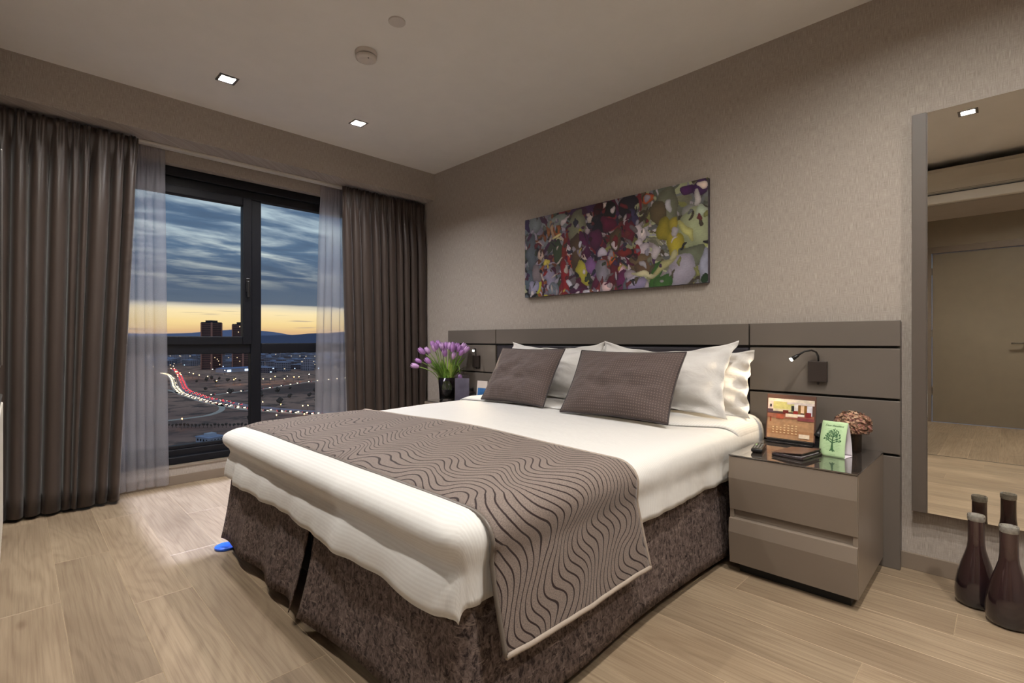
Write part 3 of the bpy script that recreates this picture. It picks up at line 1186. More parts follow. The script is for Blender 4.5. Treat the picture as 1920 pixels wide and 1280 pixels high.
def runner_fn(a, b, lift=0.0):
    p = drape_point(a, b, BX0 - 0.02, BX1 + 0.018, 0.2, CZ + 0.012 + lift, r=0.075, re=0.07, off=0.012 + lift, bulge=0.016, flare=0.040, seed=4, puff=0.010, fold=0.010)
    sx = 1 - ((a - (BX0 + BX1) / 2) / 0.95) ** 2
    up = 0.020 * max(0, sx) * min(1, max(0, (b - BY0) / 0.5))
    q = max(0.0, 1 - (b - RB0) / 0.10)
    y = p[1]
    hang = max(0.0, CZ - 0.07 - p[2])
    y += 0.10 * hang * 0.16 / 0.10 * (0.6 + 0.4 * (b - RB0) / (RB1 - RB0))        # the hanging flap swings a little
    return (p[0], y, p[2] + up - 0.016 * q * q * (1 if hang == 0 else 0))


RA0, RA1 = BX0 - 0.31, BX1 + 0.35
mb = MB()
NA, NB = 170, 40


def rgrid(i, j):
    a = RA0 + (RA1 - RA0) * i / NA
    b = RB0 + (RB1 - RB0) * j / NB
    # the foot edge follows the rounded edge of the duvet
    return (runner_fn(a, b), (a, b))


mb.grid(rgrid, NA, NB)
run = thing('bed_throw', 'taupe bed throw with dark wavy quilted lines across the foot of the bed', 'bed throw', ((BX0 + BX1) / 2, 1.17, CZ))
ro = mb.build('cloth', RUNNER, run, smooth=True, world=True)
solidify(ro, 0.008, 0)
for bb, nm in ((RB0, 'piping'), (RB1, 'piping')):
    MB().tube([runner_fn(RA0 + (RA1 - RA0) * i / 150, bb, 0.001) for i in range(151)], 0.0065, 8).build(nm, PIPING if bb == RB1 else TAUPE_D, run, smooth=True, world=True)
for aa in (RA0, RA1):
    MB().tube([runner_fn(aa, RB0 + (RB1 - RB0) * i / 30, 0.001) for i in range(31)], 0.0085, 8).build('piping', PIPING, run, smooth=True, world=True)


# ------------------------------------------------------------------ pillows
def pillow_mesh(w_, h_, t_, seed, flange=0.0, pinch=0.05, n=40, ruffle=0.0):
    """returns an MB of a stuffed pillow: local x = width, z = height (centre 0), y = thickness"""
    mb = MB()

    def side(sg):
        def fn(i, j):
            u = -1 + 2 * i / n
            v = -1 + 2 * j / n
            # cushion body inside the flange
            fu = 1 - flange / (w_ / 2)
            fv = 1 - flange / (h_ / 2)
            bu, bv = min(1, abs(u) / fu), min(1, abs(v) / fv)
            body = max(0.0, (1 - bu ** 2.6)) ** 0.62 * max(0.0, (1 - bv ** 2.6)) ** 0.62
            x = u * w_ / 2 * (1 - pinch * (1 - v * v))
            z = v * h_ / 2 * (1 - pinch * (3.0 if flange and v > 0 else 1.2) * (1 - u * u))
            wr = 0.010 * fbm(u * 2.5, v * 2.5, seed) + 0.004 * fbm(u * 7, v * 7, seed + 4)
            y = sg * (t_ / 2) * body * (1 + 0.0) + wr * body * 2.0
            edge = max(abs(u), abs(v))
            if flange and edge > min(fu, fv):
                k = (edge - min(fu, fv)) / (1 - min(fu, fv))
                y += ruffle * k * (math.sin((u + v) * 13 + seed) + 1.2 * fbm(u * 5, v * 5, seed + 8))
                x += ruffle * 0.5 * k * fbm(u * 6, v * 6, seed + 2)
            y += 0.0015 * sg
            return ((x, y, z), ((u * w_ / 2), (v * h_ / 2)))
        return fn
    mb.grid(side(-1), n, n)
    o = len(mb.v)
    b = MB().grid(side(1), n, n)
    mb.uv.update({k_ + o: v_ for k_, v_ in b.uv.items()})
    mb.add(b.v, [tuple(reversed(f)) for f in b.f])
    # stitch the rim
    N = n + 1
    rim = [i for i in range(n)] + [n + N * j for j in range(n)] + [n * N + n - i for i in range(n)] + [(n - j) * N for j in range(n)]
    m = len(rim)
    for q in range(m):
        a, c = rim[q], rim[(q + 1) % m]
        mb.f.append((a, a + o, c + o, c))
    return mb, rim


def place_pillow(name, mat, label, cat, loc, size, lean, yaw=0.0, roll=0.0, seed=0, flange=0.0, ruffle=0.0, group=None, piping=None, pinch=0.05):
    mb, rim = pillow_mesh(size[0], size[1], size[2], seed, flange, pinch, ruffle=ruffle)
    R = Matrix.Rotation(yaw, 3, 'Z') @ Matrix.Rotation(-lean, 3, 'X') @ Matrix.Rotation(roll, 3, 'Y')
    base = Vector((0, 0, size[1] / 2))
    V = []
    for p in mb.v:
        q = Vector(p) + base
        # the lower edge is squashed where it sits
        V.append(R @ q)
    if piping:
        tl = thing(name, label, cat, loc, 0, group)
        pts = [tuple(V[i]) for i in rim]
        mb.v = [tuple(v) for v in V]
        mb.build('cover', mat, tl, smooth=True)
        MB().tube(pts + [pts[0]], 0.0042, 8, False).build('piping', piping, tl, smooth=True)
        return tl
    mb.v = [tuple(Vector(v) + Vector(loc)) for v in V]
    o = mb.build(name, mat, origin=loc, smooth=True)
    return tag(o, label, cat, group)


PB = CZ + 0.045
place_pillow('pillow', COTTON, 'white ruffle edged pillow behind, against the headboard nearest the mirror', 'pillow', (-1.375, 2.68, PB - 0.01), (0.88, 0.36, 0.17), math.radians(12), 0.0, 0.0, 3, 0.055, 0.016, 'white pillows')
place_pillow('pillow', COTTON, 'white pillow behind, against the headboard nearest the tulips', 'pillow', (-2.255, 2.69, PB - 0.01), (0.88, 0.385, 0.17), math.radians(12), 0.0, -0.01, 8, 0.055, 0.014, 'white pillows')
place_pillow('pillow', COTTON, 'large white pillow leaning behind the oblong dark cushion', 'pillow', (-1.405, 2.51, PB), (0.84, 0.425, 0.18), math.radians(22), 0.0, 0.0, 15, 0.05, 0.008, 'white pillows', pinch=0.11)
place_pillow('pillow', COTTON, 'large white pillow leaning behind the square dark cushion', 'pillow', (-2.25, 2.53, PB), (0.84, 0.415, 0.18), math.radians(22), 0.0, 0.0, 22, 0.05, 0.008, 'white pillows', pinch=0.09)
place_pillow('cushion', CUSHION, 'dark brown dotted cushion propped on the side nearer the tulips', 'cushion', (-2.245, 2.235, PB - 0.005), (0.58, 0.40, 0.14), math.radians(30), math.radians(-2), 0.0, 31, piping=DPIPING, group='dark cushions', pinch=0.045)
place_pillow('cushion', CUSHION, 'oblong dark brown dotted cushion propped nearer the mirror', 'cushion', (-1.455, 2.175, PB - 0.005), (0.64, 0.40, 0.14), math.radians(32), math.radians(2), 0.0, 37, piping=DPIPING, group='dark cushions', pinch=0.045)

# ================================================================== PAINTING


def painting():
    x0, x1, z0, z1 = -2.73, -1.243, 1.395, 2.015
    y0 = 2.885
    tl = thing('painting', 'long abstract canvas painting in purple, red, olive and grey above the bed', 'painting', ((x0 + x1) / 2, YH, z0))
    MB().cbox(x0, x1, y0 + 0.0006, YH - 0.004, z0, z1, 0.003).build('canvas_frame', CANVAS_EDGE, tl, world=True)
    NX, NZ = 420, 176
    rng = np.random.default_rng(12)
    U, Vv = np.meshgrid(np.linspace(0, 1, NX), np.linspace(0, 1, NZ))      # v: 0 top, 1 bottom
    asp = (x1 - x0) / (z1 - z0)

    def vnoise(u, v, s, seed):
        r = np.random.default_rng(seed)
        G = r.random((64, 64))
        x = u * s * asp
        y = v * s
        xi, yi = np.floor(x).astype(int), np.floor(y).astype(int)
        fx, fy = x - xi, y - yi
        fx, fy = fx * fx * (3 - 2 * fx), fy * fy * (3 - 2 * fy)
        g = lambda a, b: G[a % 64, b % 64]
        return (g(xi, yi) * (1 - fx) * (1 - fy) + g(xi + 1, yi) * fx * (1 - fy) + g(xi, yi + 1) * (1 - fx) * fy + g(xi + 1, yi + 1) * fx * fy)
    uw = U + (vnoise(U, Vv, 5, 1) - .5) * 0.07 + (vnoise(U, Vv, 14, 2) - .5) * 0.025
    vw = Vv + (vnoise(U, Vv, 5, 3) - .5) * 0.16 + (vnoise(U, Vv, 14, 4) - .5) * 0.05
    pal_l = [(86, 96, 106), (112, 118, 124), (70, 52, 50), (96, 30, 40), (130, 70, 36), (190, 170, 160), (60, 70, 52), (120, 112, 134), (74, 30, 66), (150, 140, 158), (40, 34, 44)]
    pal_m = [(30, 26, 34), (92, 20, 58), (66, 34, 80), (110, 40, 44), (88, 70, 52), (150, 140, 150), (44, 44, 66), (120, 30, 40), (104, 96, 100), (176, 160, 168)]
    pal_r = [(96, 100, 88), (120, 118, 96), (84, 74, 56), (150, 146, 164), (132, 132, 70), (176, 168, 178), (104, 108, 110), (70, 60, 44), (164, 170, 130)]
    N = 900
    su, sv = rng.random(N), rng.random(N)
    an = rng.uniform(0, PI, N)
    st = rng.uniform(1.0, 2.2, N)
    cols = np.zeros((N, 3))
    for i in range(N):
        q = su[i] + rng.normal(0, 0.09)
        pal = pal_l if q < 0.33 else (pal_m if q < 0.68 else pal_r)
        cols[i] = np.array(pal[rng.integers(len(pal))]) * rng.uniform(0.8, 1.12)
    best = np.full(U.shape, 1e9)
    idx = np.zeros(U.shape, int)
    for i in range(N):
        du, dv = (uw - su[i]) * asp, (vw - sv[i])
        c_, s_ = math.cos(an[i]), math.sin(an[i])
        p, q = (du * c_ + dv * s_) / st[i], (-du * s_ + dv * c_) * st[i]
        dd = p * p + q * q + 0.0006 * (i % 5)
        mk = dd < best
        best[mk] = dd[mk]
        idx[mk] = i
    C = cols[idx]
    # soft tonal modelling inside each patch, as brushed
    C = C * (0.86 + 0.30 * vnoise(U, Vv, 9, 7))[..., None]
    blobs = [  # u, v, ru, rv, angle, colour
        (0.06, 0.10, .05, .12, 0, (118, 126, 130)), (0.045, 0.42, .035, .22, 0, (84, 94, 104)), (0.035, 0.80, .035, .14, 0, (74, 90, 102)), (0.035, 0.96, .05, .07, 0, (16, 15, 24)),
        (0.02, 0.08, .012, .09, .3, (52, 30, 78)), (0.22, 0.10, .07, .06, .2, (124, 134, 128)), (0.19, 0.18, .012, .10, .1, (176, 136, 104)), (0.23, 0.22, .03, .07, .3, (160, 84, 30)), (0.215, 0.29, .032, .018, .3, (222, 204, 130)),
        (0.165, 0.23, .014, .06, 0, (158, 92, 36)), (0.24, 0.34, .018, .03, 1.0, (220, 206, 150)), (0.235, 0.50, .032, .17, .15, (54, 70, 44)), (0.28, 0.40, .016, .20, -.2, (132, 36, 24)),
        (0.275, 0.82, .028, .24, .18, (146, 24, 32)), (0.305, 0.60, .022, .10, .1, (172, 48, 32)), (0.31, 0.48, .012, .07, .15, (206, 198, 214)), (0.355, 0.22, .055, .20, 0, (122, 122, 96)), (0.345, 0.50, .032, .22, 0, (84, 62, 42)),
        (0.365, 0.29, .006, .035, 0, (188, 168, 44)), (0.40, 0.44, .022, .18, .35, (84, 20, 72)), (0.375, 0.42, .010, .05, 0, (196, 198, 216)), (0.385, 0.76, .028, .16, .35, (182, 172, 48)), (0.44, 0.72, .03, .14, .6, (128, 84, 146)),
        (0.155, 0.58, .020, .06, -.4, (210, 190, 66)), (0.10, 0.88, .018, .10, -.2, (196, 194, 44)), (0.145, 0.985, .018, .02, 0, (190, 180, 50)), (0.085, 0.70, .034, .12, .2, (128, 114, 120)), (0.11, 0.48, .02, .07, .5, (196, 166, 148)),
        (0.175, 0.80, .03, .20, .3, (138, 130, 158)), (0.07, 0.88, .03, .10, -.4, (150, 146, 176)), (0.20, 0.93, .04, .08, 0, (110, 120, 134)), (0.30, 0.86, .012, .05, .5, (206, 204, 220)), (0.36, 0.97, .06, .05, 0, (74, 22, 66)),
        (0.42, 0.975, .03, .02, 0, (214, 212, 226)), (0.36, 0.98, .010, .018, 0, (224, 212, 216)), (0.478, 0.985, .010, .02, 0, (226, 214, 214)), (0.46, 0.86, .02, .14, -.3, (92, 16, 56)),
        (0.505, 0.035, .03, .04, 0, (224, 204, 198)), (0.43, 0.14, .02, .07, .2, (198, 184, 178)), (0.48, 0.06, .03, .08, .4, (60, 8, 14)), (0.54, 0.10, .035, .10, 0, (26, 28, 30)), (0.47, 0.26, .04, .12, 0, (22, 22, 34)),
        (0.53, 0.26, .035, .10, .6, (96, 14, 52)), (0.46, 0.40, .035, .12, .3, (84, 22, 66)), (0.64, 0.10, .06, .12, .2, (32, 30, 44)), (0.735, 0.075, .026, .05, 0, (200, 84, 30)), (0.66, 0.24, .03, .10, .3, (58, 50, 92)),
        (0.625, 0.25, .026, .05, .4, (182, 172, 176)), (0.575, 0.45, .03, .14, 0, (84, 66, 44)), (0.645, 0.38, .03, .12, .2, (104, 20, 44)), (0.70, 0.42, .024, .08, .3, (212, 196, 206)), (0.715, 0.40, .012, .06, -.2, (234, 220, 216)), (0.69, 0.52, .024, .06, .8, (196, 182, 194)),
        (0.71, 0.60, .032, .07, .2, (186, 172, 184)), (0.765, 0.64, .02, .06, -.3, (190, 178, 186)), (0.735, 0.69, .014, .06, -.2, (202, 190, 200)), (0.62, 0.60, .036, .05, -.2, (134, 30, 28)), (0.56, 0.53, .012, .05, 0, (214, 196, 206)), (0.50, 0.58, .024, .05, .2, (196, 184, 204)),
        (0.505, 0.66, .020, .04, 0, (196, 78, 30)), (0.55, 0.66, .014, .08, .3, (206, 92, 24)), (0.595, 0.73, .032, .022, -.5, (236, 186, 150)), (0.60, 0.79, .024, .05, -.3, (222, 176, 190)), (0.70, 0.72, .05, .10, 0, (112, 90, 62)), (0.72, 0.80, .05, .07, 0, (104, 76, 54)),
        (0.565, 0.82, .026, .18, -.3, (96, 18, 36)), (0.62, 0.92, .036, .14, .2, (104, 26, 84)), (0.53, 0.94, .024, .06, -.4, (232, 196, 200)), (0.50, 0.78, .03, .14, .2, (134, 128, 142)), (0.64, 0.84, .03, .06, 0, (168, 152, 166)),
        (0.69, 0.955, .05, .07, 0, (142, 130, 170)), (0.66, 0.91, .03, .05, 0, (182, 174, 200)), (0.80, 0.06, .04, .12, 0, (92, 100, 88)), (0.83, 0.22, .05, .22, .1, (112, 114, 92)), (0.79, 0.24, .04, .12, 0, (96, 82, 56)), (0.835, 0.18, .016, .07, .1, (192, 190, 198)),
        (0.91, 0.07, .03, .05, 0, (74, 24, 88)), (0.97, 0.06, .03, .10, 0, (66, 30, 84)), (0.975, 0.04, .018, .035, 0, (236, 214, 200)), (0.95, 0.16, .014, .07, .2, (196, 188, 186)), (0.93, 0.30, .04, .10, .2, (140, 140, 136)),
        (0.81, 0.42, .034, .12, .1, (150, 136, 30)), (0.86, 0.38, .02, .07, .3, (166, 150, 44)), (0.95, 0.46, .075, .20, .5, (160, 168, 126)), (0.97, 0.30, .03, .08, 0, (182, 196, 168)), (0.905, 0.47, .018, .14, .6, (196, 192, 110)), (0.865, 0.60, .042, .13, .2, (176, 160, 36)),
        (0.98, 0.62, .03, .02, .5, (160, 166, 92)), (0.93, 0.72, .06, .10, 0, (100, 106, 84)), (0.89, 0.86, .07, .15, .1, (160, 152, 170)), (0.985, 0.84, .022, .16, 0, (152, 154, 176)), (0.77, 0.90, .03, .16, -.3, (50, 104, 34)),
        (0.80, 0.80, .085, .028, .55, (170, 164, 108)), (0.72, 0.86, .06, .026, -.1, (214, 206, 160)), (0.855, 0.71, .028, .022, .7, (186, 178, 130)), (0.80, 0.98, .05, .10, .0, (56, 104, 40)), (0.985, 0.97, .016, .05, 0, (22, 56, 24)),
    ]
    for bu, bv, ru, rv, ang, col in blobs:
        du, dv = (U - bu) * asp, (Vv - bv)
        du = du + (vnoise(U, Vv, 11, int(bu * 999)) - .5) * 0.06
        dv = dv + (vnoise(U, Vv, 11, int(bv * 999) + 7) - .5) * 0.06
        c_, s_ = math.cos(ang), math.sin(ang)
        p, q = (du * c_ - dv * s_) / (ru * asp), (du * s_ + dv * c_) / rv
        dd = np.abs(p) ** 2.3 + np.abs(q) ** 2.3
        mk = dd < 1
        shade = (1.08 - 0.28 * np.clip(dd, 0, 1) + 0.12 * (vnoise(U, Vv, 16, 5) - .5))[..., None]
        C = np.where(mk[..., None], np.array(col, float) * shade, C)
    allp = pal_l + pal_m + pal_r + [(214, 200, 206), (196, 176, 170), (150, 30, 36), (60, 12, 30), (22, 20, 28), (186, 160, 60), (206, 196, 214)]
    for i in range(230):
        bu, bv = rng.random(), rng.random()
        pal = (pal_l if bu < 0.33 else pal_m) if bu < 0.68 else pal_r
        col = np.array(allp[rng.integers(len(allp))] if rng.random() < 0.45 else pal[rng.integers(len(pal))], float)
        if bu > 0.78 and rng.random() < 0.6:
            continue
        ru, rv, ang = rng.uniform(.004, .013), rng.uniform(.018, .060), rng.uniform(-1.2, 1.2)
        sl = (slice(None), slice(max(0, int((bu - .05) * NX)), min(NX, int((bu + .05) * NX) + 1)))
        du = (U[sl] - bu) * asp + (vnoise(U[sl], Vv[sl], 18, i) - .5) * 0.045
        dv = (Vv[sl] - bv) + (vnoise(U[sl], Vv[sl], 18, i + 500) - .5) * 0.045
        c_, s_ = math.cos(ang), math.sin(ang)
        p, q = (du * c_ - dv * s_) / (ru * asp), (du * s_ + dv * c_) / rv
        dd = np.abs(p) ** 1.7 + np.abs(q) ** 1.7
        C[sl] = np.where((dd < 1)[..., None], col * (1.06 - 0.25 * np.clip(dd, 0, 1))[..., None], C[sl])
    gr = C.mean(-1, keepdims=True)
    C = (gr + (C - gr) * 0.86) * 0.90
    C = np.clip(C / 255.0, 0, 1)
    Cl = np.where(C <= 0.04045, C / 12.92, ((C + 0.055) / 1.055) ** 2.4)
    me = bpy.data.meshes.new('painted_face')
    loc = abs_loc(tl)
    X = x0 + (x1 - x0) * U - loc.x
    Z = z1 + (z0 - z1) * Vv - loc.z
    Y = np.full_like(X, y0 - loc.y)
    co = np.stack([X, Y, Z], -1).reshape(-1, 3)
    ii, jj = np.meshgrid(np.arange(NX - 1), np.arange(NZ - 1))
    a = (jj * NX + ii).ravel()
    F = np.stack([a, a + NX, a + NX + 1, a + 1], -1)
    me.from_pydata(co.tolist(), [], F.tolist())
    at = me.color_attributes.new('paint', 'FLOAT_COLOR', 'POINT')
    at.data.foreach_set('color', np.concatenate([Cl.reshape(-1, 3), np.ones((NX * NZ, 1))], 1).astype(np.float32).ravel())
    m, t, out = new_mat('oil_paint')
    ca = t.node('ShaderNodeVertexColor', layer_name='paint').outputs[0]
    co_ = t.node('ShaderNodeTexCoord').outputs['Object']
    br = t.noise(t.mapping(co_, scale=(60, 1, 120)), 1.0, 3)
    col = t.mix(0.12, ca, t.ramp(br, [(0.3, (0.02, 0.02, 0.03)), (0.7, (0.7, 0.7, 0.7))]), 'OVERLAY')
    principled(t, out, col, 0.5, 0, 0.35, t.bump(br, 0.1, 0.001))
    me.materials.append(m)
    me.update()
    o = bpy.data.objects.new('painted_face', me)
    COL.objects.link(o)
    o.parent = tl


painting()

# ================================================================== MIRROR
mi = thing('wall_mirror', 'tall frameless wall mirror on a taupe backing panel at the right edge', 'mirror', (0.10, 2.90, 0.28))
MB().cbox(-0.30, 0.55, 2.872, 2.917, 0.281, 2.069, 0.003).build('backing_panel', TAUPE_D, mi, world=True)
MB().cbox(-0.246, 0.50, 2.868, 2.872, 0.283, 2.067, 0.001).build('mirror_glass', MIRROR, mi, world=True)
MFR = simple('mirror_frame_brown', (84, 75, 68), 0.45, var=0.03)
MB().cbox(-0.30, -0.249, 2.864, 2.873, 0.281, 2.069, 0.002).build('side_frame', MFR, mi, world=True)
MB().cbox(0.503, 0.55, 2.864, 2.873, 0.281, 2.069, 0.002).build('side_frame', MFR, mi, world=True)


# ================================================================== FLOOR VASES
def floor_vase(x, y, label, s=1.0):
    m, t, out = MATS.get('smoked_plum_glass'), None, None
    if m is None:
        m, t, out = new_mat('smoked_plum_glass')
        co = t.node('ShaderNodeTexCoord').outputs['Object']
        px_, py_, pz_ = t.sep(co)
        streak = t.noise(t.mapping(co, scale=(60, 60, 2)), 1.0, 2)
        col = t.ramp(t.math('ADD', pz_, t.math('MULTIPLY', streak, 0.10)), [(0.05, lin(30, 26, 30)), (0.22, lin(46, 28, 28)), (0.40, lin(62, 44, 42))])
        principled(t, out, col, 0.12, 0, 0.6, None, **{'Coat Weight': 0.6, 'Coat Roughness': 0.05})
    rim_m = MATS.get('clear_thick_glass') or simple('clear_thick_glass', (190, 184, 172), 0.15, spec=0.8, var=0.25, scale=90, **{'Transmission Weight': 0.6})
    tl = thing('floor_vase', label, 'vase', (x, y, 0), 0, 'dark glass floor vases')
    prof = [(0.0, 0.003), (0.050, 0.002), (0.060, 0.008), (0.0645, 0.025), (0.0655, 0.050), (0.063, 0.085), (0.056, 0.125), (0.046, 0.165), (0.036, 0.198), (0.029, 0.225), (0.0262, 0.25), (0.0255, 0.29), (0.0255, 0.335)]
    prof = [(r * s, z * s) for r, z in prof]
    MB().lathe(prof, 40, cap0=False, cap1=True).build('body', m, tl, smooth=True)
    auto_smooth(tl.children[0], 50)
    ring = [(0.0255, 0.335), (0.0270, 0.338), (0.0272, 0.356), (0.0255, 0.359), (0.0205, 0.358), (0.0195, 0.338)]
    MB().lathe([(r * s, z * s) for r, z in ring], 36, cap0=False, cap1=False).build('rim', rim_m, tl, smooth=True)['label'] = 'clear glass rim'
    return tl


floor_vase(-0.082, 2.700, 'dark plum glass bottle vase on the floor, nearer the bedside table')
floor_vase(0.010, 2.596, 'dark plum glass bottle vase on the floor at the right picture edge', 1.02)

# ================================================================== CEILING FITTINGS
sm = thing('smoke_detector', 'round white smoke detector on the ceiling', 'smoke detector', (-2.58, 1.41, HC))
MB().lathe([(0.060, 0.0), (0.062, -0.006), (0.060, -0.020), (0.056, -0.022)], 40, cap0=False).build('base', PLASTIC, sm, smooth=True)
MB().lathe([(0.050, -0.022), (0.050, -0.027)], 40, cap0=False, cap1=False).build('sensor_slot', TAUPE_D, sm)
MB().lathe([(0.056, -0.027), (0.0585, -0.030), (0.056, -0.041), (0.044, -0.048), (0.030, -0.049), (0.028, -0.047)], 40).build('cap', PLASTIC, sm, smooth=True)
MB().lathe([(0.004, -0.050), (0.004, -0.046)], 10, (0.036, -0.006, 0)).build('indicator', BLACKP, sm)
sp = thing('sprinkler_cover', 'flat round sprinkler cover plate on the ceiling', 'sprinkler cover', (-2.217, 1.385, HC))
MB().lathe([(0.043, -0.0005), (0.043, -0.006), (0.040, -0.0075)], 36, cap0=False).build('plate', PLASTIC, sp)
MB().lathe([(0.038, 0.004), (0.038, -0.003)], 30).build('collar', TAUPE_D, sp)

# ================================================================== AIR CONDITIONER, TELEVISION, RADIATOR
ac = thing('air_conditioner', 'white split air conditioner high on the hall bulkhead, reflected in the mirror', 'air conditioner', (-0.05, YB - 0.08, 2.388))
V, F = [], []
prof = [(0.0, 0.0), (0.03, 0.0), (0.058, 0.02), (0.062, 0.10), (0.060, 0.20), (0.045, 0.235), (0.0, 0.24)]
mbx = MB()
for xs in (-0.70, 0.75):
    for y, z in prof:
        mbx.v.append((xs, y, z))
n = len(prof)
for i in range(n):
    j = (i + 1) % n
    mbx.f.append((i, j, n + j, n + i))
mbx.f.append(tuple(range(n - 1, -1, -1)))
mbx.f.append(tuple(range(n, 2 * n)))
mbx.build('casing', simple('ac_casing', (196, 188, 174), 0.18, var=0.02), ac)
MB().cbox(-0.66, 0.71, 0.035, 0.060, -0.002, 0.004, 0.001).build('louver', BLACKP, ac)
MB().cbox(-0.69, 0.74, 0.0605, 0.0630, 0.024, 0.027, 0.0005).build('panel_seam', TAUPE_D, ac)

tv = thing('television', 'flat black television on the wall at the left picture edge', 'television', (-1.68, YB, 0.96))
MB().cbox(-0.62, 0.62, 0.125, 0.165, 0.0, 0.72, 0.006).build('casing', BLACKP, tv)
MB().box(-0.605, 0.605, 0.165, 0.1665, 0.015, 0.705).build('screen', TVM, tv)
MB().cbox(-0.15, 0.15, 0.0, 0.125, 0.2, 0.5, 0.004).build('wall_mount', BLACKP, tv)
MB().cbox(-0.625, -0.618, 0.13, 0.170, 0.01, 0.71, 0.002).build('trim_strip', CHROME, tv)

rd = thing('radiator', 'white ribbed panel radiator beside the left drape at the picture edge', 'radiator', (-2.70, YB, 0.27))
MB().cbox(-0.30, 0.30, 0.06, 0.150, 0.0, 0.545, 0.008).build('panel', WHITE, rd)
for i in range(14):
    x = -0.28 + i * 0.043
    MB().cbox(x, x + 0.026, 0.148, 0.162, 0.02, 0.525, 0.006).build('rib', WHITE, rd)
MB().cbox(-0.305, 0.305, 0.05, 0.160, 0.545, 0.556, 0.004).build('top_grille', CHROME, rd)
for x in (-0.2, 0.2):
    MB().cbox(x - 0.02, x + 0.02, 0.0, 0.065, 0.1, 0.5, 0.002).build('bracket', WHITE, rd)

# ================================================================== THINGS ON THE BEDSIDE TABLES
TZ = 0.5365
# picture stand
ps = thing('picture_stand', 'upright picture card of a hotel lobby on a black stand beside the reading lamp', 'picture stand', (-0.766, 2.735, TZ))
LEAN = math.radians(8)


def tilt(mb, a=LEAN, piv=(0, 0, 0)):
    R = Matrix.Rotation(-a, 3, 'X')
    mb.v = [tuple(R @ (Vector(p) - Vector(piv)) + Vector(piv)) for p in mb.v]
    return mb


bs = MB().cbox(-0.10, 0.11, -0.035, 0.045, 0.0, 0.008, 0.002)
bs.cbox(-0.10, 0.11, -0.018, 0.008, 0.006, 0.020, 0.002)
bs.build('base', BLACKP, ps)
tilt(MB().cbox(-0.111, 0.112, -0.004, 0.003, 0.014, 0.240, 0.001)).build('card', simple('brown_card', (94, 64, 52), 0.4), ps)
PICS = [  # x0,x1 (0..1), z0,z1 (0..1 from bottom) colour : flat print on the card
    ('photo_print', 0.0, 1.0, 0.0, 0.52, (176, 134, 98)), ('photo_print', 0.0, 1.0, 0.10, 0.22, (166, 120, 84)), ('photo_print', 0.0, 0.50, 0.72, 0.93, (200, 190, 120)), ('photo_print', 0.0, 1.0, 0.90, 0.975, (226, 212, 190)),
    ('photo_print', 0.42, 1.0, 0.845, 0.90, (214, 198, 190)), ('photo_print', 0.0, 0.12, 0.70, 0.90, (222, 196, 182)), ('photo_print', 0.0, 0.24, 0.63, 0.71, (90, 68, 76)), ('photo_print', 0.12, 0.60, 0.66, 0.72, (204, 190, 160)),
    ('photo_print', 0.50, 0.60, 0.66, 0.86, (196, 190, 130)), ('photo_print', 0.58, 0.66, 0.66, 0.86, (226, 220, 214)), ('photo_print', 0.665, 0.72, 0.62, 0.84, (128, 90, 44)), ('photo_print', 0.72, 0.79, 0.66, 0.84, (232, 196, 160)),
    ('photo_print', 0.79, 0.85, 0.60, 0.84, (132, 92, 40)), ('photo_print', 0.85, 0.96, 0.58, 0.84, (220, 216, 222)), ('photo_print', 0.0, 1.0, 0.50, 0.60, (150, 92, 72)), ('photo_print', 0.34, 0.46, 0.60, 0.70, (104, 34, 28)),
    ('photo_print', 0.56, 0.66, 0.60, 0.70, (150, 44, 36)), ('photo_print', 0.40, 0.66, 0.54, 0.62, (232, 214, 188)), ('photo_print', 0.66, 0.80, 0.57, 0.62, (238, 226, 214)), ('photo_print', 0.82, 0.94, 0.56, 0.68, (126, 40, 40)),
    ('photo_print', 0.52, 0.58, 0.68, 0.82, (54, 54, 50)), ('photo_print', 0.66, 1.0, 0.47, 0.54, (132, 66, 68)), ('photo_print', 0.20, 0.36, 0.48, 0.60, (168, 84, 60)), ('photo_print', 0.06, 0.09, 0.40, 0.52, (140, 64, 40)),
    ('photo_print', 0.05, 0.09, 0.76, 0.83, (40, 34, 36)), ('photo_print', 0.70, 0.92, 0.055, 0.15, (226, 206, 182))]
for i, (nm, a, b, c, dd, col) in enumerate(PICS):
    m_ = MATS.get('print_%d_%d_%d' % col) or simple('print_%d_%d_%d' % col, col, 0.35, var=0.16, scale=55)
    yy_ = -0.0045 - 0.00016 * i
    q = MB()
    x0_, x1_ = -0.105 + 0.211 * a, -0.105 + 0.211 * b
    z0_, z1_ = 0.020 + 0.205 * c, 0.020 + 0.205 * dd
    q.add([(x0_, yy_, z0_), (x1_, yy_, z0_), (x1_, yy_, z1_), (x0_, yy_, z1_)], [(0, 1, 2, 3)])
    tilt(q).build(nm, m_, ps)
dots = MB()
for r_ in range(4):
    for c_ in range(7):
        x = -0.075 + c_ * 0.0175
        z = 0.050 + r_ * 0.0125
        if r_ == 3 and c_ < 3:
            continue
        dots.box(x - 0.004, x + 0.004, -0.0094, -0.0090, z - 0.0022, z + 0.0022)
tilt(dots).build('printed_dates', simple('print_pale_dates', (224, 196, 150), 0.4), ps)

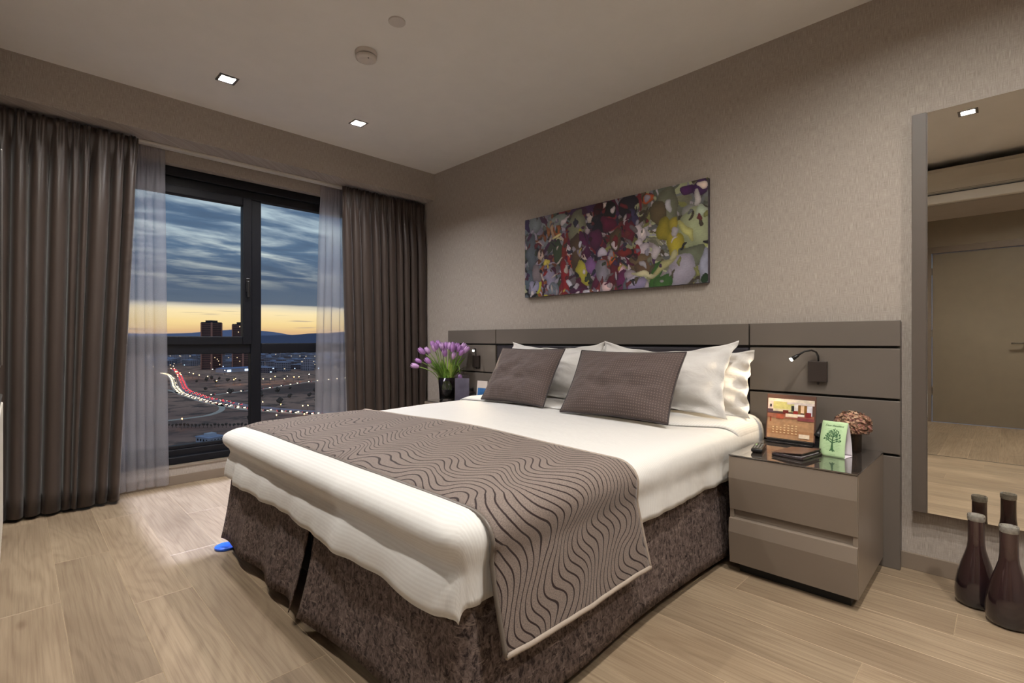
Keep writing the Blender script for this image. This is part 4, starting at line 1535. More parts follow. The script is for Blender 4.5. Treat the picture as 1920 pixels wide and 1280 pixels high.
# remote control
rm = thing('remote_control', 'black remote control lying by the bed on the glass top', 'remote control', (-0.822, 2.47, TZ), math.radians(12))
MB().cbox(-0.024, 0.024, -0.082, 0.082, 0.003, 0.020, 0.006, 3).build('case', BLACKP, rm, smooth=True)
MB().cbox(-0.018, 0.018, -0.070, 0.070, 0.0, 0.004, 0.001).build('underside', BLACKP, rm)
bt = simple('remote_buttons_grey', (104, 104, 100), 0.5)
btg = simple('remote_button_green', (150, 190, 120), 0.5)
for r_ in range(6):
    for c_ in range(3):
        MB().cbox(-0.0165 + c_ * 0.0125, -0.0085 + c_ * 0.0125, -0.055 + r_ * 0.019, -0.046 + r_ * 0.019, 0.019, 0.0218, 0.001).build('button', btg if (r_, c_) == (4, 0) else bt, rm)

# leather folder with notepaper
fl = thing('leather_folder', 'brown leather folder with paper inside lying in front of the picture stand', 'folder', (-0.665, 2.475, TZ), math.radians(-10))
fm = simple('brown_leather', (70, 44, 36), 0.32, var=0.15, scale=25, bump=0.2)
MB().cbox(-0.065, 0.070, -0.09, 0.09, 0.0, 0.010, 0.003).build('back_cover', simple('dark_leather', (36, 24, 26), 0.35, bump=0.2), fl)
MB().cbox(-0.060, 0.058, -0.082, 0.082, 0.010, 0.0125, 0.0005).build('paper', simple('paper', (204, 198, 204), 0.7, var=0.02), fl)
cv = MB()
cv.cbox(-0.065, 0.066, -0.09, 0.09, 0.0, 0.004, 0.0015)
R = Matrix.Rotation(math.radians(-6), 3, 'Y')
cv.v = [tuple(R @ (Vector(p) + Vector((0.065, 0, 0))) - Vector((0.065, 0, -0.012))) for p in cv.v]
cv.build('front_cover', fm, fl)

# tent card
tc = thing('tent_card', 'green tent card printed with a dark tree and greeting', 'card', (-0.538, 2.590, TZ), math.radians(-9))
GREEN = simple('pale_green_card', (176, 204, 156), 0.55, var=0.03)
PAPERW = simple('white_card', (226, 218, 224), 0.6, var=0.02)
INK = simple('dark_green_ink', (38, 84, 46), 0.6, var=0.1)
HWc, HT, DP = 0.051, 0.152, 0.042


def card_pt(u, s, off=0.0):
    """u across, s height 0..1 on the bulging front face"""
    y = -DP * (1 - s) ** 1.0 - 0.010 * math.sin(PI * s)
    dy = DP - 0.010 * PI * math.cos(PI * s)
    dz = HT
    ln = math.hypot(dy, dz)
    return (u, y - off * dz / ln, HT * s + off * dy / ln * 1.0)


mbc = MB()
mbc.grid(lambda i, j: card_pt(-HWc + 2 * HWc * i / 4, j / 16), 4, 16)
o = mbc.build('front_face', GREEN, tc, smooth=True)
solidify(o, 0.0006)
mbc = MB()
mbc.grid(lambda i, j: (-HWc + 2 * HWc * i / 4, DP * (1 - j / 16) + 0.008 * math.sin(PI * j / 16), HT * j / 16), 4, 16)
o = mbc.build('back_face', PAPERW, tc, smooth=True)
solidify(o, 0.0006)
MB().box(-HWc, HWc, -DP + 0.002, DP - 0.002, 0.0004, 0.0012).build('bottom_flap', PAPERW, tc)
# tree print: trunk, boughs and leaves as flat ink shapes on the face
tr = MB()


def ink_quad(mb, u0, s0, u1, s1, w0, w1):
    dx, dy = u1 - u0, (s1 - s0) * HT
    l_ = math.hypot(dx, dy) or 1
    nx, ny = -dy / l_, dx / l_ / HT
    P = [card_pt(u0 + nx * w0, s0 + ny * w0, 0.0008), card_pt(u0 - nx * w0, s0 - ny * w0, 0.0008), card_pt(u1 - nx * w1, s1 - ny * w1, 0.0008), card_pt(u1 + nx * w1, s1 + ny * w1, 0.0008)]
    mb.add(P, [(0, 1, 2, 3)])


for a in ((0, .22, 0, .34, .0035, .0022), (0, .34, 0, .5, .0022, .0016), (0, .5, .002, .72, .0016, .0008), (0, .22, -.010, .17, .0030, .001), (0, .22, .011, .17, .0030, .001), (0, .24, .003, .15, .003, .001),
          (0, .40, -.024, .50, .0016, .0007), (0, .40, .024, .48, .0016, .0007), (0, .47, -.030, .58, .0014, .0006), (0, .46, .031, .56, .0014, .0006), (0, .55, -.018, .70, .0012, .0005), (0, .55, .020, .69, .0012, .0005), (0, .60, -.008, .76, .001, .0005), (0, .60, .010, .75, .001, .0005)):
    ink_quad(tr, *a[:4], a[4] * 1.5, a[5] * 1.6)
rng = random.Random(5)
for _ in range(120):
    a = rng.uniform(0, PI)
    rr = rng.uniform(0.45, 1.0)
    u = 0.035 * rr * math.cos(a)
    s = 0.45 + 0.32 * rr * math.sin(a) + rng.uniform(-.04, .04)
    an_ = rng.uniform(0, PI)
    ink_quad(tr, u, s, u + 0.0050 * math.cos(an_), s + 0.0050 * math.sin(an_) / HT, 0.0020, 0.0010)
tr.build('tree_print', INK, tc)
ln = MB()
for r_ in range(15):
    s = 0.78 - r_ * 0.042
    w_ = 0.030 + 0.006 * math.sin(r_ * 2.1)
    ink_quad(ln, -w_, s, w_, s, 0.00035, 0.00035)
ink_quad(ln, -0.012, .075, .014, .075, 0.0006, 0.0006)
ln.build('printed_lines', simple('pale_green_ink', (104, 146, 96), 0.6), tc)


def text(body, size, mat, parent, loc, rot, name, shear=0.0, align='CENTER'):
    c = bpy.data.curves.new(name, 'FONT')
    c.body = body
    c.size = size
    c.align_x = align
    c.shear = shear
    c.extrude = 0.0001
    c.materials.append(mat)
    o = bpy.data.objects.new(name, c)
    COL.objects.link(o)
    o.parent = parent
    bpy.context.view_layer.update()
    me = bpy.data.meshes.new_from_object(o.evaluated_get(bpy.context.evaluated_depsgraph_get()))
    bpy.data.objects.remove(o)
    o = bpy.data.objects.new(name, me)
    COL.objects.link(o)
    o.parent = parent
    o.location = loc
    o.rotation_euler = rot
    return o


p_ = card_pt(0, 0.855, 0.0012)
text('Dear Resident', 0.0125, INK, tc, p_, (math.radians(90 - 17), 0, 0), 'greeting_text', 0.35)

# dried flowers in a twig pot
df = thing('dried_flowers', 'dried brown hydrangea in a dark stem filled glass beside the tent card', 'dried flowers', (-0.500, 2.735, TZ))
MB().lathe([(0.030, 0.0), (0.034, 0.004), (0.036, 0.10), (0.0345, 0.10), (0.0325, 0.006), (0.0, 0.006)], 28, cap0=False, cap1=False).build('glass', make_thin_glass('brown_glass', (232, 222, 212), 0.8), df, smooth=True)
DS = simple('dry_stem', (112, 86, 66), 0.8, var=0.3, scale=40)
rng = random.Random(3)
for i in range(16):
    a, b = rng.uniform(0, 2 * PI), rng.uniform(0, 2 * PI)
    r0, r1 = rng.uniform(0.004, 0.026), rng.uniform(0.01, 0.03)
    MB().tube([(r0 * math.cos(a), r0 * math.sin(a), 0.008), (r1 * math.cos(b), r1 * math.sin(b), 0.06), (r1 * 0.6 * math.cos(b), r1 * 0.6 * math.sin(b), 0.115)], 0.0024, 6).build('stem', DS, df, smooth=True)
PET = [simple('dry_petal_%s' % n_, c_, 0.8, var=0.2, scale=60) for n_, c_ in (('tan', (164, 122, 98)), ('rose', (146, 100, 90)), ('cream', (188, 156, 128)))]
petm = [MB() for _ in PET]
for i in range(620):
    z = rng.uniform(-0.6, 1)
    a = rng.uniform(0, 2 * PI)
    q = math.sqrt(max(0, 1 - z * z))
    rr = rng.uniform(0.86, 1.04)
    c = Vector((0.074 * q * math.cos(a) * rr, 0.070 * q * math.sin(a) * rr, 0.126 + 0.060 * z * rr))
    nrm = Vector((q * math.cos(a), q * math.sin(a), z)) + Vector((rng.uniform(-.5, .5), rng.uniform(-.5, .5), rng.uniform(-.5, .5)))
    nrm.normalize()
    t1 = nrm.cross(Vector((0.3, 0.5, 0.8))).normalized()
    t2 = nrm.cross(t1)
    s = rng.uniform(0.006, 0.010)
    petm[i % 3].add([c - t1 * s, c + t2 * s * .7 + nrm * 0.003, c + t1 * s, c - t2 * s * .7 + nrm * 0.003, c + nrm * 0.0005], [(0, 1, 4), (1, 2, 4), (2, 3, 4), (3, 0, 4)])
core = MB().lathe([(0.0, 0.085), (0.045, 0.088), (0.064, 0.116), (0.060, 0.145), (0.035, 0.172), (0.0, 0.180)], 20, cap0=False, cap1=False).build('flower_core', DS, df, smooth=True)
for mbp, mm in zip(petm, PET):
    mbp.build('petals', mm, df)['kind'] = 'stuff'


# telephone
def phone(x, y, label):
    tl = thing('telephone', label, 'telephone', (x, y, TZ))
    b = MB()
    P = [(-0.06, 0.0), (0.05, 0.0), (0.05, 0.055), (-0.06, 0.025)]
    for xs in (-0.065, 0.065):
        for yy_, z in P:
            b.v.append((xs, yy_, z))
    b.f += [(0, 1, 5, 4), (1, 2, 6, 5), (2, 3, 7, 6), (3, 0, 4, 7), (3, 2, 1, 0), (4, 5, 6, 7)]
    b.build('body', BLACKP, tl)
    h = MB().tube([(-0.045, -0.055, 0.052), (-0.045, -0.03, 0.068), (-0.045, 0.02, 0.088), (-0.045, 0.045, 0.088)], [0.018, 0.012, 0.012, 0.018], 10)
    h.build('handset', BLACKP, tl, smooth=True)
    for r_ in range(4):
        for c_ in range(3):
            y_ = -0.04 + r_ * 0.02
            z_ = 0.025 + (y_ + 0.06) / 0.11 * 0.03
            MB().cbox(0.0 + c_ * 0.017, 0.011 + c_ * 0.017, y_, y_ + 0.011, z_ - 0.002, z_ + 0.004, 0.001).build('key', bt, tl)
    return tl


phone(-0.598, 2.795, 'black telephone behind the green tent card')
phone(-3.275, 2.79, 'black telephone behind the acrylic stand near the tulips')

# acrylic card stand
acs = thing('acrylic_stand', 'clear acrylic card stand beside the tulip vase', 'card stand', (-3.285, 2.69, TZ), math.radians(25))
MB().cbox(-0.070, 0.070, -0.004, -0.001, 0.0, 0.225, 0.0008).build('front_sheet', CLEAR, acs)
MB().cbox(-0.070, 0.070, 0.002, 0.005, 0.0, 0.225, 0.0008).build('back_sheet', CLEAR, acs)
MB().box(-0.066, 0.066, -0.0008, 0.0018, 0.004, 0.195).build('leaflet', simple('grey_lilac_leaflet', (168, 166, 186), 0.6, var=0.18, scale=12), acs)
MB().cbox(-0.070, 0.070, -0.035, 0.035, 0.0, 0.003, 0.0008).build('foot', CLEAR, acs)

# small framed card with blue picture
fc = thing('framed_card', 'small pale framed card with blue picture, half hidden by the cushion', 'picture frame', (-3.128, 2.77, TZ), math.radians(8))
tilt(MB().cbox(-0.055, 0.055, -0.004, 0.004, 0.0, 0.175, 0.001), math.radians(6)).build('card', simple('cream_card', (206, 194, 184), 0.5), fc)
q = MB()
q.add([(-0.044, -0.0048, 0.010), (0.046, -0.0048, 0.010), (0.046, -0.0048, 0.115), (-0.044, -0.0048, 0.115)], [(0, 1, 2, 3)])
tilt(q, math.radians(6)).build('picture', simple('blue_sea_print', (54, 104, 158), 0.35, var=0.35, scale=20), fc)
MB().cbox(-0.04, 0.04, -0.012, 0.03, 0.0, 0.003, 0.001).build('foot', BLACKP, fc)

# ------------------------------------------------------------------ tulips
VX, VY = -3.46, 2.665
vs = thing('tulip_vase', 'black glass vase holding purple tulips', 'vase', (VX, VY, TZ))
MB().lathe([(0.062, 0.0), (0.066, 0.006), (0.071, 0.10), (0.078, 0.195), (0.075, 0.195), (0.068, 0.10), (0.062, 0.012), (0.0, 0.012)], 32, cap0=False, cap1=False).build('glass', make_thin_glass('dark_vase_glass', (222, 222, 226), 1.0), vs, smooth=True)
MB().lathe([(0.0, 0.013), (0.060, 0.013), (0.0655, 0.085), (0.0, 0.086)], 28, cap0=False, cap1=False).build('dark_filling', simple('dark_filling', (34, 34, 36), 0.3), vs, smooth=True)
STEM = simple('tulip_stem_green', (112, 140, 62), 0.5, var=0.15, scale=20)
LEAF = simple('tulip_leaf_green', (104, 138, 54), 0.45, var=0.25, scale=14)
LEAF2 = simple('tulip_leaf_light', (156, 180, 84), 0.45, var=0.2, scale=14)
PETAL = simple('purple_tulip_petal', (166, 118, 178), 0.5, var=0.2, scale=30)
PETAL2 = simple('light_purple_tulip_petal', (190, 150, 196), 0.5, var=0.2, scale=30)
rng = random.Random(17)
hm = MB()
for k_ in range(6):          # six overlapping petals of a closed tulip, axis +z
    a0 = k_ * PI / 3
    rad = 0.0165 if k_ % 2 == 0 else 0.0140

    def fn(i, j, a0=a0, rad=rad):
        q = j / 6
        wdt = 0.62 * math.sin(PI * (0.16 + 0.80 * q)) ** 0.8
        r_ = rad * math.sin(PI * (0.12 + 0.66 * q)) ** 0.8
        a = a0 + (i / 4 - 0.5) * 2 * wdt
        return (r_ * math.cos(a), r_ * math.sin(a), 0.050 * q)
    hm.grid(fn, 4, 6)
HEADM = hm.mesh('flower', PETAL, True)
HEADM2 = hm.mesh('flower', PETAL2, True)


def leaf(mb, p0, p1, p2, width, n=10):
    p0, p1, p2 = Vector(p0), Vector(p1), Vector(p2)
    V = []
    for i in range(n + 1):
        q = i / n
        c = p0 * (1 - q) ** 2 + p1 * 2 * q * (1 - q) + p2 * q * q
        tg = (p1 - p0) * (1 - q) + (p2 - p1) * q
        sd = tg.cross(Vector((0.2, 0.1, 1))).normalized()
        nr_ = sd.cross(tg).normalized()
        wv = width * math.sin(PI * min(0.999, 0.12 + 0.88 * q)) ** 0.8
        V += [c - sd * wv + nr_ * wv * 0.35, c, c + sd * wv + nr_ * wv * 0.35]
    F = []
    for i in range(n):
        a = i * 3
        F += [(a, a + 1, a + 4, a + 3), (a + 1, a + 2, a + 5, a + 4)]
    return mb.add(V, F)


TUL = [  # head position in (right-left along the view, depth, height above table)
    (-0.245, 0.00, 0.285), (-0.225, 0.02, 0.325), (-0.190, -0.02, 0.40), (-0.155, 0.03, 0.405), (-0.135, -0.03, 0.32), (-0.115, 0.02, 0.45), (-0.100, -0.02, 0.42), (-0.075, 0.04, 0.455), (-0.085, -0.03, 0.435),
    (-0.045, 0.03, 0.43), (-0.015, 0.05, 0.44), (-0.012, -0.04, 0.375), (0.015, 0.03, 0.435), (0.045, -0.02, 0.415), (0.040, 0.04, 0.44), (0.055, -0.05, 0.355), (0.075, 0.02, 0.43), (0.095, -0.01, 0.415), (0.120, 0.03, 0.425),
    (0.115, -0.04, 0.385), (0.140, 0.02, 0.405), (0.150, -0.02, 0.41), (0.118, -0.06, 0.225), (-0.05, 0.06, 0.42)]
RV = Vector((0.707, 0.707, 0))
FV = Vector((-0.707, 0.707, 0))
for i, (sx, dp, hh) in enumerate(TUL):
    tip = RV * sx + FV * dp + Vector((0, 0, hh))
    rt = RV * (sx * 0.16 + rng.uniform(-.015, .015)) + FV * (dp * 0.25) + Vector((0, 0, 0.03))
    mid = RV * (sx * 0.50) + FV * (dp * 0.5) + Vector((0, 0, 0.20 + hh * 0.25))
    if i == 22:
        mid = RV * 0.10 + FV * -0.04 + Vector((0, 0, 0.34))
    tl = thing('tulip', {0: 'lowest purple tulip reaching farthest towards the corner drape', 1: 'purple tulip second farthest out towards the corner drape', 22: 'drooping purple tulip hanging over the acrylic stand'}.get(i, 'purple tulip with green leaves in the black vase'), 'tulip', Vector((VX, VY, TZ)) + rt, 0, 'purple tulips in the vase')
    cl = max(-0.05, min(0.05, sx * 0.5))
    b1 = RV * cl + FV * (dp * 0.4) + Vector((0, 0, 0.21))
    b2 = RV * (cl + (sx - cl) * 0.45) + FV * (dp * 0.7) + Vector((0, 0, 0.20 + (hh - 0.20) * 0.72))
    if i == 22:
        b1, b2 = RV * 0.05 + Vector((0, 0, 0.34)), RV * 0.12 + FV * -0.05 + Vector((0, 0, 0.36))
    P = []
    for q_ in range(11):
        q = q_ / 10
        P.append(rt * (1 - q) ** 3 + b1 * 3 * q * (1 - q) ** 2 + b2 * 3 * q * q * (1 - q) + tip * q ** 3 - rt)
    MB().tube(P, 0.0034, 7).build('stem', STEM, tl, smooth=True)
    hd_ = bpy.data.objects.new('flower', HEADM if i % 3 else HEADM2)
    COL.objects.link(hd_)
    hd_.parent = tl
    hd_.location = P[-1]
    ax = (P[-1] - P[-2]).normalized()
    hd_.rotation_euler = ax.to_track_quat('Z', 'Y').to_euler()
    s = rng.uniform(1.25, 1.6)
    hd_.scale = (s, s, s)
    for lf in range(3):
        an_ = rng.uniform(0, 2 * PI)
        rad = rng.uniform(0.09, 0.20)
        top = RV * (sx * 0.25 + rad * math.cos(an_)) + FV * (rad * math.sin(an_) * 0.6) + Vector((0, 0, rng.uniform(0.25, 0.39)))
        flat = top - Vector((0, 0, top.z))
        m_ = flat * 0.34 + Vector((0, 0, 0.24))
        base_ = flat.normalized() * 0.045 + Vector((0, 0, 0.15))
        leaf(MB(), base_ - rt, m_ - rt, top - rt, rng.uniform(0.012, 0.021)).build('leaf', LEAF if rng.random() < .6 else LEAF2, tl, smooth=True)

# pieces that belong to a part (thing > part > sub-part)
SUBS = {'reading_lamp': {'bulb': 'lamp_head', 'switch': 'wall_plate'}, 'tent_card': {'tree_print': 'front_face', 'printed_lines': 'front_face', 'greeting_text': 'front_face'},
        'picture_stand': {'photo_print': 'card', 'printed_dates': 'card'}, 'air_conditioner': {'louver': 'casing', 'panel_seam': 'casing'}, 'cushion': {'piping': 'cover'}, 'bed_throw': {'piping': 'cloth'},
        'framed_card': {'picture': 'card'}, 'remote_control': {'button': 'case'}, 'telephone': {'key': 'body', 'handset': 'body'}, 'window_1': {'handle': 'sash'}, 'door_1': {'door_handle': 'door_leaf', 'hinge': 'door_leaf'},
        'radiator': {'rib': 'panel', 'top_grille': 'panel'}, 'television': {'screen': 'casing', 'trim_strip': 'casing'}, 'smoke_detector': {'indicator': 'cap'}, 'acrylic_stand': {'leaflet': 'front_sheet'}, 'dried_flowers': {'petals': 'flower_core'}}
for o in list(SC.objects):
    mp = SUBS.get(o.name.split('.')[0])
    if mp and o.parent is None:
        first = {}
        for ch in o.children:
            first.setdefault(ch.name.split('.')[0], ch)
        for ch in list(o.children):
            tgt = first.get(mp.get(ch.name.split('.')[0]))
            if tgt is not None:
                ch.parent = tgt

# ================================================================== OUTSIDE: city at dusk
GZ = -62.0


def make_ground():
    m, t, out = new_mat('dusk_terrain')
    co = t.node('ShaderNodeTexCoord').outputs['Object']
    a = t.noise(co, 0.006, 5, 0.6)
    b = t.noise(co, 0.05, 4, 0.6)
    col = t.ramp(a, [(0.38, lin(128, 106, 98)), (0.5, lin(178, 142, 126)), (0.62, lin(206, 164, 142))])
    col = t.mix(t.maprange(b, 0.5, 0.62), col, lin(126, 108, 100))
    principled(t, out, col, 1.0, 0, 0.0)
    return m


gm = make_ground()
gmb = MB()
gmb.add([(-60, -900, GZ), (-60, 1500, GZ), (-14000, 14000, GZ), (-14000, -9000, GZ)], [(0, 1, 2, 3)])
tag(gmb.build('ground', gm), 'dark brown open land below the window', None, None, 'structure')


def ridge(name, dist, seed, hts, mat, label):
    mb = MB()
    n = 160
    az0, az1 = math.radians(95), math.radians(200)
    V0, V1 = [], []
    P = []
    for i in range(n + 1):
        q = i / n
        az = az0 + (az1 - az0) * q
        h = hts(q) + 14 * fbm(q * 40, seed) + 6 * fbm(q * 110, seed)
        P.append((math.cos(az), math.sin(az), h))
    rowsz = ((-1200, 0.0), (-500, 0.55), (0, 1.0), (700, 0.35))
    def fn(i, j):
        c, s, h = P[i]
        off, k = rowsz[j]
        return (c * (dist + off), s * (dist + off), GZ + max(2.0, h) * k - (3 if j == 0 else 0))
    mb.grid(fn, n, 3)
    return tag(mb.build(name, mat, smooth=True), label, None, None, 'structure')


# ridge heights by azimuth (q) - a gentle mountain left of the towers, a second one to the right
def h1(q):
    return 150 + 130 * math.exp(-((q - 0.648) / 0.045) ** 2) + 60 * math.sin(q * 9)


def h2(q):
    return 120 + 50 * math.sin(q * 13 + 1) + 60 * math.exp(-((q - 0.52) / 0.04) ** 2)


ridge('mountain_ridge', 9500, 3, h1, simple('far_hill_haze_blue', (150, 158, 190), 1.0, spec=0.0, var=0.05, scale=0.001), 'blue grey mountain ridge on the horizon')  # distance haze is put into this pale blue
ridge('mountain_ridge', 7200, 9, h2, simple('near_hill_haze_blue', (112, 118, 144), 1.0, spec=0.0, var=0.05, scale=0.001), 'darker low hills in front of the mountain ridge')  # nearer hills: less haze mixed into the colour

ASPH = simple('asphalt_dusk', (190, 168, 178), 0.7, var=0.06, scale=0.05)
ASPH2 = simple('asphalt_painted_lit', (226, 210, 192), 0.7, var=0.06, scale=0.05)  # street lamp light is put into this paler colour


def smooth_path(pts, n=90):
    out = []
    P = [Vector((*p, 0)) for p in pts]
    m = len(P)
    per = max(2, n // (m - 1))
    for i in range(m - 1):
        p0, p1, p2, p3 = P[max(i - 1, 0)], P[i], P[i + 1], P[min(i + 2, m - 1)]
        for k_ in range(per):
            q = k_ / per
            out.append(0.5 * ((2 * p1) + (-p0 + p2) * q + (2 * p0 - 5 * p1 + 4 * p2 - p3) * q * q + (-p0 + 3 * p1 - 3 * p2 + p3) * q ** 3))
    out.append(P[-1])
    return out


def road(pts, width, mat, label, z=0.3):
    P = smooth_path(pts)
    mb = MB()
    for i, p in enumerate(P):
        tg = (P[min(i + 1, len(P) - 1)] - P[max(i - 1, 0)]).normalized()
        s = Vector((-tg.y, tg.x, 0)) * width / 2
        for q, dz_ in ((-1.04, -0.5), (-1, 0), (1, 0), (1.04, -0.5)):
            mb.v.append((p.x + s.x * q, p.y + s.y * q, GZ + z + dz_))
    for i in range(len(P) - 1):
        for k_ in range(3):
            a = i * 4 + k_
            mb.f.append((a, a + 1, a + 5, a + 4))
    o = mb.build('road', mat, origin=(P[0].x, P[0].y, GZ))
    tag(o, label, 'road')
    return P


RA = [(-1150.2, 198.9), (-1107.8, 198.7), (-1053.4, 194.0), (-949.5, 178.8), (-829.0, 157.9), (-762.8, 148.0), (-696.0, 139.4), (-649.8, 138.6), (-611.4, 138.4), (-574.1, 138.9), (-551.8, 141.4), (-519.2, 146.2), (-492.5, 150.6), (-455.0, 165.4), (-415.0, 182.9), (-372.0, 209.1)]
RBp = [(-1304.5, 247.2), (-1081.4, 212.8), (-940.0, 188.2), (-832.2, 169.0), (-764.7, 157.3), (-704.9, 150.3), (-666.7, 149.7), (-622.6, 148.1), (-593.6, 149.4), (-549.9, 155.1), (-516.7, 159.5), (-472.8, 171.8), (-430.6, 189.8), (-385.6, 216.7)]
RR = [(-560.2, 142.5), (-524.1, 137.5), (-496.7, 128.4), (-478.0, 115.7), (-472.1, 105.0), (-468.2, 89.4), (-467.6, 75.4)]
RC = [(-649.8, 161.0), (-675.5, 206.2), (-682.1, 223.7), (-714.8, 266.3), (-738.3, 294.2), (-759.4, 333.0), (-789.7, 403.7)]
RD = [(-806.6, 130.0), (-762.2, 136.7), (-738.9, 138.1), (-704.1, 137.2)]
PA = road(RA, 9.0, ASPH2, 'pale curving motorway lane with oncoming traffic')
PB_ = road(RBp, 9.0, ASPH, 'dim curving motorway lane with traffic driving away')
PR = road(RR, 5.0, ASPH2, 'hooked motorway exit ramp')
PC = road(RC, 5.0, ASPH2, 'straight pale side road crossing the brown land')
PD = road(RD, 4.0, ASPH2, 'short slip road joining the motorway')

# cars
HEADL = emissive('car_headlight', (255, 232, 186), 11.0)
TAILL = emissive('car_taillight', (255, 70, 74), 5.0)
CARB = simple('car_paint_grey', (90, 88, 92), 0.4, var=0.2)
cb_ = MB()
prof = [(-2.1, 0.3), (2.1, 0.3), (2.15, 0.8), (1.2, 0.95), (0.5, 1.45), (-1.1, 1.45), (-1.9, 0.95), (-2.15, 0.85)]
for xs in (-0.88, 0.88):
    for y, z in prof:
        cb_.v.append((y, xs, z))
n = len(prof)
for i in range(n):
    j = (i + 1) % n
    cb_.f.append((i, j, n + j, n + i))
cb_.f.append(tuple(range(n)))
cb_.f.append(tuple(range(2 * n - 1, n - 1, -1)))
CARM = cb_.mesh('body', CARB)
lm = MB().box(2.15, 2.3, -0.85, -0.30, 0.50, 0.95).box(2.15, 2.3, 0.30, 0.85, 0.50, 0.95)
HLM = lm.mesh('headlights', HEADL)
tm_ = MB().box(-2.32, -2.14, -0.85, -0.30, 0.60, 1.0).box(-2.32, -2.14, 0.30, 0.85, 0.60, 1.0)
TLM = tm_.mesh('tail_lights', TAILL)
WHM = MB()
for wx in (-1.3, 1.3):
    for wy in (-0.8, 0.8):
        WHM.tube([(wx, wy - 0.1, 0.32), (wx, wy + 0.1, 0.32)], 0.32, 8)
WHMM = WHM.mesh('wheels', BLACKP)


def cars(P, spacing, toward, lane, label, group, jit=0.3, seed=1, start=0.0, stop=1e9):
    r = random.Random(seed)
    dist = 0.0
    nxt = start
    for i in range(len(P) - 1):
        seg = (P[i + 1] - P[i])
        L = seg.length
        while nxt < dist + L and nxt < stop:
            q = (nxt - dist) / L
            p = P[i] + seg * q
            tg = seg.normalized()
            hd = math.atan2(tg.y, tg.x)
            c = p + Vector((-tg.y, tg.x, 0)) * lane
            tl = thing('car', label, 'car', (c.x, c.y, GZ + 0.32), hd if toward else hd + PI, group)
            for nm, me in (('body', CARM), ('headlights', HLM), ('tail_lights', TLM), ('wheels', WHMM)):
                o = bpy.data.objects.new(nm, me)
                COL.objects.link(o)
                o.parent = tl
            nxt += spacing * r.uniform(1 - jit, 1 + jit)
        dist += L


# paths run from far to near: traffic in lane A comes towards the window, traffic in lane B drives away
cars(PA, 11.0, True, 1.8, 'car with white headlights on the pale motorway lane', 'oncoming motorway cars', seed=2)
cars(PA, 17.0, True, -1.8, 'car with white headlights on the pale motorway lane', 'oncoming motorway cars', seed=4)
cars(PB_, 15.0, False, 1.8, 'car with red tail lights on the dim motorway lane', 'departing motorway cars', seed=3, stop=760)
cars(PB_, 22.0, False, -1.8, 'car with red tail lights on the dim motorway lane', 'departing motorway cars', seed=6, stop=800)
cars(PC, 26.0, False, 0.0, 'car on the straight side road', 'cars on the side road', seed=7)

# street lamps
LAMPO = emissive('street_lamp_amber', (255, 176, 84), 60.0)
LAMPW = emissive('street_lamp_white', (255, 240, 214), 50.0)
POLE = simple('lamp_pole', (60, 58, 60), 0.6)
SL = [(-1286.9, 241.7), (-1168.5, 215.8), (-1164.1, 220.2), (-1054.9, 202.3), (-1051.3, 205.9), (-998.7, 197.4), (-955.8, 185.1), (-951.8, 189.0), (-913.5, 176.9), (-1011.3, 213.4), (-968.2, 209.7), (-922.2, 208.1), (-880.4, 209.9), (-774.6, 195.6),
      (-776.0, 217.7), (-800.1, 226.7), (-1035.3, 275.4), (-1091.2, 268.7), (-763.6, 252.7), (-800.6, 282.4), (-756.1, 260.2), (-794.5, 298.7), (-769.8, 299.2), (-767.5, 305.5), (-745.8, 275.9), (-813.7, 340.7), (-470.2, 158.8), (-447.0, 165.3),
      (-424.4, 172.7), (-425.5, 176.0), (-374.3, 153.1), (-384.6, 136.6), (-413.3, 82.6)]
pm = MB().tube([(0, 0, 0), (0, 0, 7.2), (0, 0.3, 7.8), (0, 0.9, 8.0)], [0.16, 0.11, 0.1, 0.08], 6).mesh('pole', POLE)
lhm = {}
for nm, mt in (('o', LAMPO), ('w', LAMPW)):
    lhm[nm] = MB().lathe([(0.0, 7.45), (0.42, 7.62), (0.5, 7.9), (0.3, 8.2), (0.0, 8.25)], 10, (0, 0.9, 0), False, False).mesh('lamp', mt)
for i, (x, y) in enumerate(SL):
    for P_, w_ in ((PA, 7.0), (PB_, 7.0), (PC, 4.5)):
        p = min(P_, key=lambda q: (q.x - x) ** 2 + (q.y - y) ** 2)
        dv_ = Vector((x - p.x, y - p.y, 0))
        if dv_.length < w_:
            dv_ = dv_.normalized() if dv_.length > 0.01 else Vector((0, 1, 0))
            x, y = p.x + dv_.x * w_, p.y + dv_.y * w_
    near = x > -500
    tl = thing('street_lamp', 'street lamp glowing amber above the open land' if not near else 'street lamp glowing on the dark land nearest the building', 'street lamp', (x, y, GZ), 0, 'lit street lamps near' if near else 'lit street lamps far')
    s = 0.55 if near else 1.15
    for nm, me in (('pole', pm), ('lamp', lhm['w' if i in (16, 17, 25) else 'o'])):
        o = bpy.data.objects.new(nm, me)
        COL.objects.link(o)
        o.parent = tl
    tl.scale = (s, s, 1.0)

# buildings -----------------------------------------------------------------
FAC = [simple('facade_%d' % i, c, 0.8, var=0.1, scale=0.05) for i, c in enumerate(((146, 144, 160), (176, 170, 180), (134, 122, 130), (200, 194, 206), (160, 140, 140)))]
ROOFM = simple('flat_roof_grey', (176, 182, 206), 0.8, var=0.1, scale=0.05)
WDARK = simple('dark_windows', (34, 38, 52), 0.25, var=0.2, scale=0.3)
WLIT = emissive('lit_windows', (255, 226, 176), 1.0)
WCOLD = emissive('cold_lit_windows', (190, 226, 255), 2.2)


